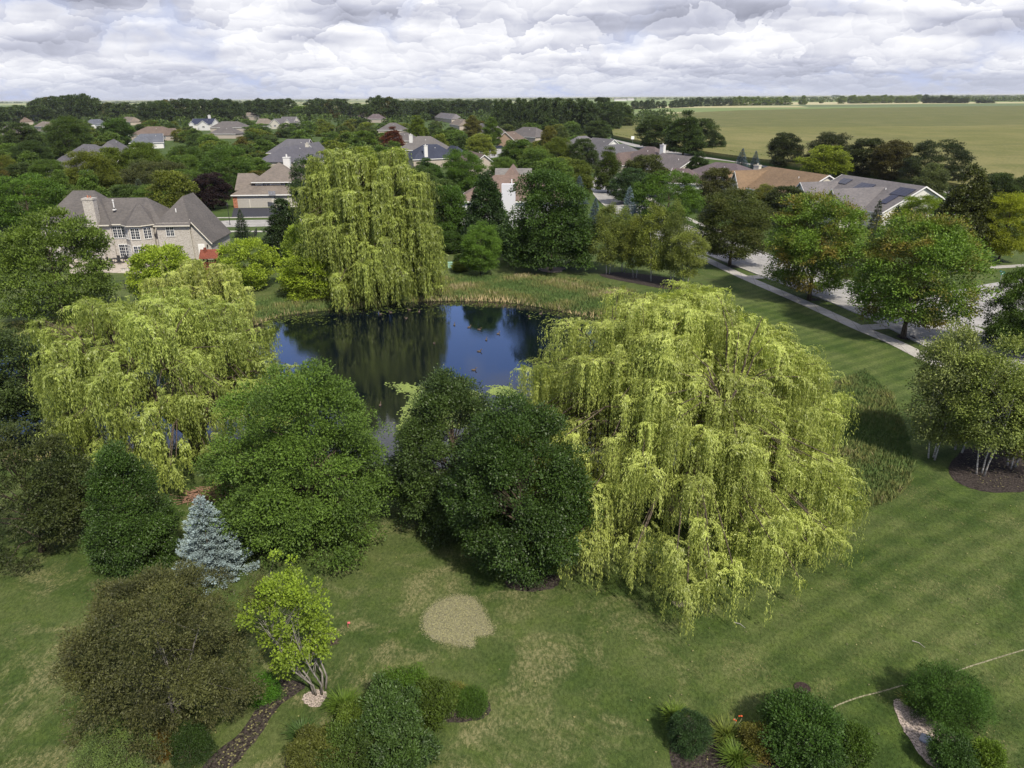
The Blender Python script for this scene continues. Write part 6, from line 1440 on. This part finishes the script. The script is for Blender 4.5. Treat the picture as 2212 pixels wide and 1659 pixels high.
for (px, py, rz, lb) in [(293, 573, 2.6, 'dark lounge chair on the patio right of the table'), (309, 571, 3.6, 'dark chair farthest right on the patio'), (222, 571, 1.2, 'dark chair farthest left on the patio')]:
    c = empty('patio_chair', (*at(px, py), .06), rz); tag(c, lb, 'chair', 'chairs on the patio'); chair_parts(c)
x, y = at(289, 560); e = empty('kettle_grill', (x, y, .06)); tag(e, 'round black kettle grill beside the patio door', 'grill')
m_ = MB(); m_.ball((0, 0, .8), (.38, .38, .28), 0, 12, 8); obj('bowl', m_.mesh('bowl', [M_IRON], True), e)
for k in range(3): a = k * 2.09; m_ = MB(); m_.tube([(0.2 * math.cos(a), .2 * math.sin(a), .65), (.35 * math.cos(a), .35 * math.sin(a), 0)], .02, 5); obj('leg', m_.mesh('leg', [M_IRON]), e)
x, y = at(263, 558); e = empty('deck_box', (x, y, .06), .04); tag(e, 'dark red cushion box against the brick wall behind the table', 'storage box')
m_ = MB(); m_.box(-.7, .7, -.3, .3, .1, .6); obj('box', m_.mesh('box', [simple('dark_red', (.16, .02, .03))]), e); m_ = MB(); m_.box(-.74, .74, -.34, .34, .6, .68); obj('lid', m_.mesh('lid', [D.materials['dark_red']]), e)
x, y = at(402, 553); e = empty('air_conditioner', (x, y, 0), .04); tag(e, 'dark blue-grey air conditioner unit against the garage wing of the brick house', 'air conditioner')
m_ = MB(); m_.box(-.4, .4, -.4, .4, .05, .85); obj('casing', m_.mesh('casing', [simple('ac_blue', (.05, .06, .12), .5)]), e); m_ = MB(); m_.tube([(0, 0, .85), (0, 0, .9)], .32, 16); obj('fan_grille', m_.mesh('fan_grille', [M_IRON]), e)

def fence(name, pts, h, step, label, mat=None):
    P = catmull([at(*p) for p in pts], 4, False); e_ = empty(name, (*P[0], 0)); tag(e_, label, 'fence'); o_ = P[0]; seg = np.linalg.norm(np.diff(P, axis=0), axis=1); L = seg.sum(); cum = np.concatenate([[0], seg.cumsum()])
    def pos(s): return np.array([np.interp(s, cum, P[:, 0]), np.interp(s, cum, P[:, 1])]) - o_
    for k in range(int(L / step) + 1):
        q = pos(k * step); m_ = MB(); m_.box(q[0] - .035, q[0] + .035, q[1] - .035, q[1] + .035, 0, h + .1); obj('post', m_.mesh('post', [mat or M_IRON]), e_)
    m_ = MB(); S = np.linspace(0, L, max(2, int(L / .6)))
    for z in (.12, h * .5, h): m_.tube([(*pos(s), z) for s in S], .02, 4)
    for s in np.arange(0, L, .2): q = pos(s); m_.box(q[0] - .008, q[0] + .008, q[1] - .008, q[1] + .008, .1, h)
    obj('rails', m_.mesh('rails', [mat or M_IRON]), e_)
fence('metal_fence', [(905, 583), (935, 583), (958, 581)], 1.2, 2.0, 'short grey metal fence section right of the centre willow', simple('grey_metal', (.16, .18, .17), .5))
fence('metal_fence', [(958, 575), (950, 550), (943, 525)], 1.2, 2.2, 'dark metal fence running back beside the low bush')
fence('metal_fence', [(190, 628), (243, 626), (300, 624)], 1.2, 2.4, 'dark metal fence on the lawn below the patio')
fence('metal_fence', [(470, 560), (500, 545), (545, 520), (556, 505)], 1.2, 2.4, 'dark metal fence between the play tower and the street')
x, y = at(972, 578); e = empty('utility_box', (x, y, 0), .2); tag(e, 'pale green utility box by the fence on the far bank', 'utility box')
m_ = MB(); m_.box(-.35, .35, -.3, .3, 0, .75); obj('cabinet', m_.mesh('cabinet', [simple('pale_green', (.22, .36, .28), .6)]), e); m_ = MB(); m_.box(-.38, .38, -.33, .33, .75, .82); obj('lid', m_.mesh('lid', [D.materials['pale_green']]), e)
# gravel rings at trunk feet
for (px, py, r, nm) in [(1037, 597, .9, 'gravel_ring'), (1192, 584, 1.6, 'gravel_ring'), (1757, 647, .8, 'soil_ring'), (1956, 729, .9, 'soil_ring'), (1588, 576, .8, 'soil_ring')]:
    x, y = at(px, py); pts = [(x + r * math.cos(k * .785) * g.uniform(.85, 1.15), y + r * math.sin(k * .785) * g.uniform(.85, 1.15)) for k in range(8)]
    ground_poly(nm, pts, .018, M_CHIP if 'gravel' in nm else M_MULCH, px=False, k=4)

# street furniture
M_SIGN = simple('sign_green', (.0, .22, .13), .5, .3, .1); M_POLE = simple('galvanised', (.32, .33, .34), .4, .4, .1, 3, .4)
x, y = at(2153, 640); e = empty('street_name_sign', (x, y, 0), .5); tag(e, 'pair of green street name signs crossed on a thin post at the junction', 'sign')
m_ = MB(); m_.tube([(0, 0, 0), (0, 0, 3.0)], .035, 8); obj('post', m_.mesh('post', [M_POLE]), e)
for z, a in ((2.9, 0.2), (3.15, 1.2)): m_ = MB(); m_.box(-.45, .45, -.015, .015, z - .1, z + .1, 0, Matrix.Rotation(a, 4, 'Z')); m_.box(-.36, .30, -.02, .02, z - .025, z + .03, 1, Matrix.Rotation(a, 4, 'Z')); obj('name_plate', m_.mesh('name_plate', [M_SIGN, simple('sign_white', (.75, .76, .74))]), e)
x, y = at(1366, 312); e = empty('road_sign', (x, y, 0), -.3); tag(e, 'small white rectangular road sign at the edge of the corn field', 'sign')
m_ = MB(); m_.box(-.04, .04, -.04, .04, 0, 3.6); obj('post', m_.mesh('post', [M_POLE]), e); m_ = MB(); m_.box(-.8, .8, -.06, -.03, 2.6, 4.2); obj('plate', m_.mesh('plate', [D.materials['sign_white']]), e)
for i, (px, py, lb) in enumerate([(1225, 396, 'black mailbox beside the near driveway across the road'), (1322, 414, 'black mailbox by the lollipop tree')]):
    if i == 0: px, py = 1256 + 30, 402
    x, y = at(px, py); e = empty('mailbox', (x, y, 0), .3); tag(e, lb, 'mailbox'); m_ = MB(); m_.box(-.05, .05, -.05, .05, 0, 1.1); obj('post', m_.mesh('post', [M_BLACK]), e); m_ = MB(); m_.box(-.14, .14, -.28, .28, 1.05, 1.4); obj('box', m_.mesh('box', [M_BLACK]), e)
def lamp(px, py, label):
    x, y = at(px, py); e_ = empty('street_lamp', (x, y, 0)); tag(e_, label, 'street lamp'); m_ = MB(); m_.tube([(0, 0, 0), (0, 0, .6), (0, 0, 3.6)], [.11, .06, .05], 8); obj('pole', m_.mesh('pole', [M_BLACK]), e_)
    m_ = MB(); m_.tube([(0, 0, 3.6), (0, 0, 4.1)], [.10, .2], 8); m_.tube([(0, 0, 4.1), (0, 0, 4.35)], [.24, .04], 8, 0); obj('lantern', m_.mesh('lantern', [M_BLACK]), e_)
lamp(497, 486, 'black lantern post at the street corner right of the brick house')
x, y = at(596, 450); e = empty('basketball_hoop', (x, y, 0), 0); tag(e, 'dark basketball hoop on a pole beside the double garage door', 'basketball hoop')
m_ = MB(); m_.tube([(0, 0, 0), (0, 0, 3.0), (-.3, -.6, 3.4)], .06, 6); obj('pole', m_.mesh('pole', [M_BLACK]), e); m_ = MB(); m_.box(-1.1, .5, -.7, -.66, 3.0, 4.0); obj('backboard', m_.mesh('backboard', [simple('board_grey', (.2, .2, .22), .4)]), e)
# parked cars far away in driveways
def car(x, y, rz, col, label):
    e_ = empty('parked_car', (x, y, 0), rz); tag(e_, label, 'car'); m_ = MB()
    prof = [(-2.2, .35), (-2.25, .8), (-2.0, .95), (-1.2, 1.0), (-.7, 1.45), (.8, 1.48), (1.5, 1.02), (2.1, .95), (2.25, .6), (2.2, .35)]
    n_ = len(prof); m_.add([(a, -.85, b) for a, b in prof] + [(a, .85, b) for a, b in prof], [tuple(range(n_))[::-1], tuple(range(n_, 2 * n_))] + [(i, (i + 1) % n_, (i + 1) % n_ + n_, i + n_) for i in range(n_)]); obj('body', m_.mesh('body', [simple('paint_%s' % label[:4], col, .3, .6, .02)]), e_)
    m_ = MB(); m_.box(-.75, .95, -.87, .87, 1.02, 1.38); obj('window', m_.mesh('window', [M_GLASS]), e_)
    for a in (-1.35, 1.35):
        for b in (-.8, .8): m_ = MB(); m_.tube([(a, b - .1, .33), (a, b + .1, .33)], .33, 12); obj('wheel', m_.mesh('wheel', [M_BLACK]), e_)
x, y = at(1079, 321); car(x, y, .3, (.02, .025, .05), 'dark blue car parked in the driveway beyond the lime tree')
# small things on the near lawn
x, y = at(1797, 1622); e = empty('bird_bath', (x, y, -.3)); tag(e, 'pale blue-white glazed bird bath poking out of the wide dark green shrub', 'bird bath')
m_ = MB(); m_.tube([(0, 0, 0), (0, 0, 1.25)], [.10, .06], 8); obj('stem', m_.mesh('stem', [M_STONE]), e)
m_ = MB(); m_.tube([(0, 0, 1.2), (0, 0, 1.3), (0, 0, 1.36)], [.06, .16, .17], 14); obj('bowl', m_.mesh('bowl', [simple('pale_glaze', (.55, .62, .75), .2, .6, .1)]), e)
m_ = MB(); m_.ball((.02, .22, 1.4), (.14, .10, .09), 0, 10, 6); obj('cap', m_.mesh('cap', [simple('blue_glaze', (.16, .24, .45), .2, .6, .1)]), e)
x, y = at(2005, 1604)
m_ = MB(); m_.box(-.32, .32, -.2, .2, 0, .16, 0); o = obj('flat_stone', m_.mesh('flat_stone', [simple('slate', (.23, .25, .30), .5, .3, .2, 8)]))
o.location = (x, y, .02); o.rotation_euler = (.05, .03, -.75); md = o.modifiers.new('b', 'BEVEL'); md.width = .06; md.segments = 3; tag(o, 'flat grey-blue stone lying on the edge of the wood-chip bed', 'stone')
def ringd(name, px, py, r, z, mat, label, cat, rim=None):
    x, y = at(px, py); m_ = MB(); m_.tube([(0, 0, 0), (0, 0, z)], [r, r], 24); o_ = obj(name, m_.mesh(name, [mat], False)); o_.location = (x, y, 0); tag(o_, label, cat); return o_
ringd('drain_cover', 1733, 1487, .34, .05, simple('rusty_iron', (.03, .02, .018), .9, .2, .5, 14), 'dark round iron drain cover in the right lawn', 'drain cover')
m_ = MB(); r2 = random.Random(4)
for k in range(5): a = r2.uniform(0, 6.28); m_.ball((r2.uniform(-.2, .2), r2.uniform(-.1, .1), .45 + r2.uniform(-.08, .08)), .035, 0, 6, 4); m_.tube([(0, 0, 0), (r2.uniform(-.2, .2), 0, .42)], .008, 4, 1)
o = obj('flower', m_.mesh('flower', [simple('orange_petal', (.55, .10, .03)), M_LEAF])); o.location = (*at(1590, 1582), .3); tag(o, 'small cluster of orange flowers behind the golden-green grass clump', 'flowers')
m_ = MB(); m_.tube([(0, 0, 0), (0, 0, .35)], .008, 4); m_.box(0, .12, -.005, .005, .25, .35); o = obj('marker_flag', m_.mesh('marker_flag', [simple('pink_flag', (.75, .15, .18))])); o.location = (*at(752, 1356), 0); tag(o, 'tiny pink marker flag in the lawn right of the lime-green tree', 'flag')
x, y = at(722, 1388); m_ = MB()
for k in range(26): a, b = r2.uniform(0, 6.28), r2.uniform(.1, .3); m_.tube([(math.cos(a) * b, math.sin(a) * b, 0), (math.cos(a + 1) * b * .7, math.sin(a + 1) * b * .7, .12), (math.cos(a + 2.4) * b, math.sin(a + 2.4) * b, .03)], .012, 4)
o = obj('twig_bundle', m_.mesh('twig_bundle', [M_BARK])); o.location = (x, y, .02); tag(o, 'small nest of dark twigs on the grass by the lime-green tree', 'twigs')
# bare twiggy shrub at the bottom
x, y = at(1725, 1640); m_ = MB()
for k in range(16):
    a = r2.uniform(0, 6.28); p = [Vector((0, 0, 0))]
    for j in range(4): p.append(p[-1] + Vector((math.cos(a) * .12 + r2.uniform(-.06, .06), math.sin(a) * .12 + r2.uniform(-.06, .06), .26)))
    m_.tube(p, [.022, .018, .014, .01, .005], 5)
o = obj('bare_shrub', m_.mesh('bare_shrub', [simple('grey_twig', (.30, .28, .26))])); o.location = (x, y, .2); tag(o, 'leafless grey twiggy shrub at the bottom in front of the wide dark green shrub', 'shrub')
# brush pile behind the blue spruce, fallen willow twigs
x, y = at(455, 1075); m_ = MB()
for k in range(120): a = r2.uniform(0, 3.14); c_ = Vector((r2.uniform(-1.6, 1.6), r2.uniform(-.7, .7), 0)); hz = max(.05, .7 - abs(c_.x) * .4) * r2.random(); v = Vector((math.cos(a), math.sin(a) * .6, r2.uniform(-.1, .3))) * r2.uniform(.4, 1.0); m_.tube([c_ - v + Vector((0, 0, hz)), c_ + Vector((0, 0, hz + .05)), c_ + v + Vector((0, 0, hz))], r2.uniform(.01, .025), 4)
o = obj('brush_pile', m_.mesh('brush_pile', [simple('dead_twig', (.24, .14, .10), .9)])); o.location = (x, y, 0); tag(o, 'pile of dead brown twigs behind the top of the blue spruce', 'brush pile')
for i, (p, q, lb) in enumerate([((1585, 1345), (1610, 1358), 'pale fallen twig below the front strands of the big willow'), ((1970, 1385), (1998, 1400), 'pale fallen twig on the striped lawn at right'), ((1480, 1300), (1500, 1306), 'short fallen twig on the dry spot under the big willow')]):
    a, b = Vector((*at(*p), .03)), Vector((*at(*q), .03)); m_ = MB(); m_.tube([a - a, (b - a) * .5 + Vector((.05, .05, .03)), b - a], [.02, .015, .008], 5); o = obj('fallen_twig', m_.mesh('fallen_twig', [D.materials['grey_twig']])); o.location = a; tag(o, lb, 'twig', 'fallen twigs on the lawn')
# leaves fallen on mulch and lawn
Ql = np.concatenate([scatter_poly(np.array([at(x, y) for x, y in [(2060, 1010), (2120, 960), (2300, 960), (2300, 1050), (2130, 1058)]]), 260, g), scatter_poly(np.array([at(x, y) for x, y in [(430, 1700), (600, 1480), (640, 1480), (480, 1700)]]), 160, g), scatter_poly(gp, 260, g)])
n = len(Ql); an = g.uniform(0, 6.28, n); me_ = quadmesh('fallen_leaves', leaf_quads(np.c_[Ql, np.full(n, .07)], np.stack([np.cos(an), np.sin(an), np.zeros(n)], 1), np.tile([0., 0, 1], (n, 1)), .11, .08), g.uniform(0, 1, n), M_LEAF)
tag(obj('fallen_leaves', me_, color=(.21, .20, .17)), 'pale fallen leaves scattered over mulch and lawn', 'leaves', None, 'stuff')

# far farm buildings on the horizon
for i, (px, py, w, hh, c, lb) in enumerate([(1340, 247 - 32, 26, 7, WH, 'white farm shed on the horizon right of the tall dark trees'), (1307 + 55, 214, 14, 8, WH, 'small white barn farther right on the horizon'), (2165, 204, 50, 8, (.6, .6, .6), 'long pale farm building on the horizon at far right'), (1228, 217, 10, 9, (.35, .12, .08), 'reddish barn just above the dark tree line'), (560, 213.5, 16, 8, WH, 'white farm building on the horizon above the two pale gables')]):
    X, Y = at(px, py + 4 if py < 212 else py + 3); 
    if Y < 0 or Y > 9000: X, Y = X / Y * 4200, 4200
    d = proj((X, Y, 0))[2]; W_ = w * d / FPX; e = empty('farm_building', (X, Y, 0), 0); tag(e, lb, 'farm building'); m_ = MB(); walls(m_, -W_ / 2, W_ / 2, -8, 8, hh, hh + 5, 'x', ('gable', 'gable')); obj('wall', m_.mesh('wall', [M_SIDE]), e, c)
    obj('roof', slab(shed_roof_polys(-W_ / 2, W_ / 2, -8, 8, hh, hh + 5, 'x', ('gable', 'gable'), .5), .3).mesh('roof', [M_ROOF]), e, (.4, .4, .4))

# ------------------------------------------------------------------ the air
hm = new_mat('haze_air'); n, l, N, MA, MIX, RAMP, NOISE, MAPV = NT(hm.node_tree)
pv = N('ShaderNodeVolumePrincipled'); pv.inputs['Color'].default_value = (.93, .95, 1.0, 1); pv.inputs['Density'].default_value = 3.5e-5; pv.inputs['Anisotropy'].default_value = 0.2
o_ = N('ShaderNodeOutputMaterial'); l.new(pv.outputs[0], o_.inputs['Volume'])
m_ = MB(); m_.box(-43000, 43000, -7000, 43000, -3, 40); tag(obj('haze', m_.mesh('haze', [hm])), 'thin pale summer haze in the air over the fields', 'haze', None, 'stuff')
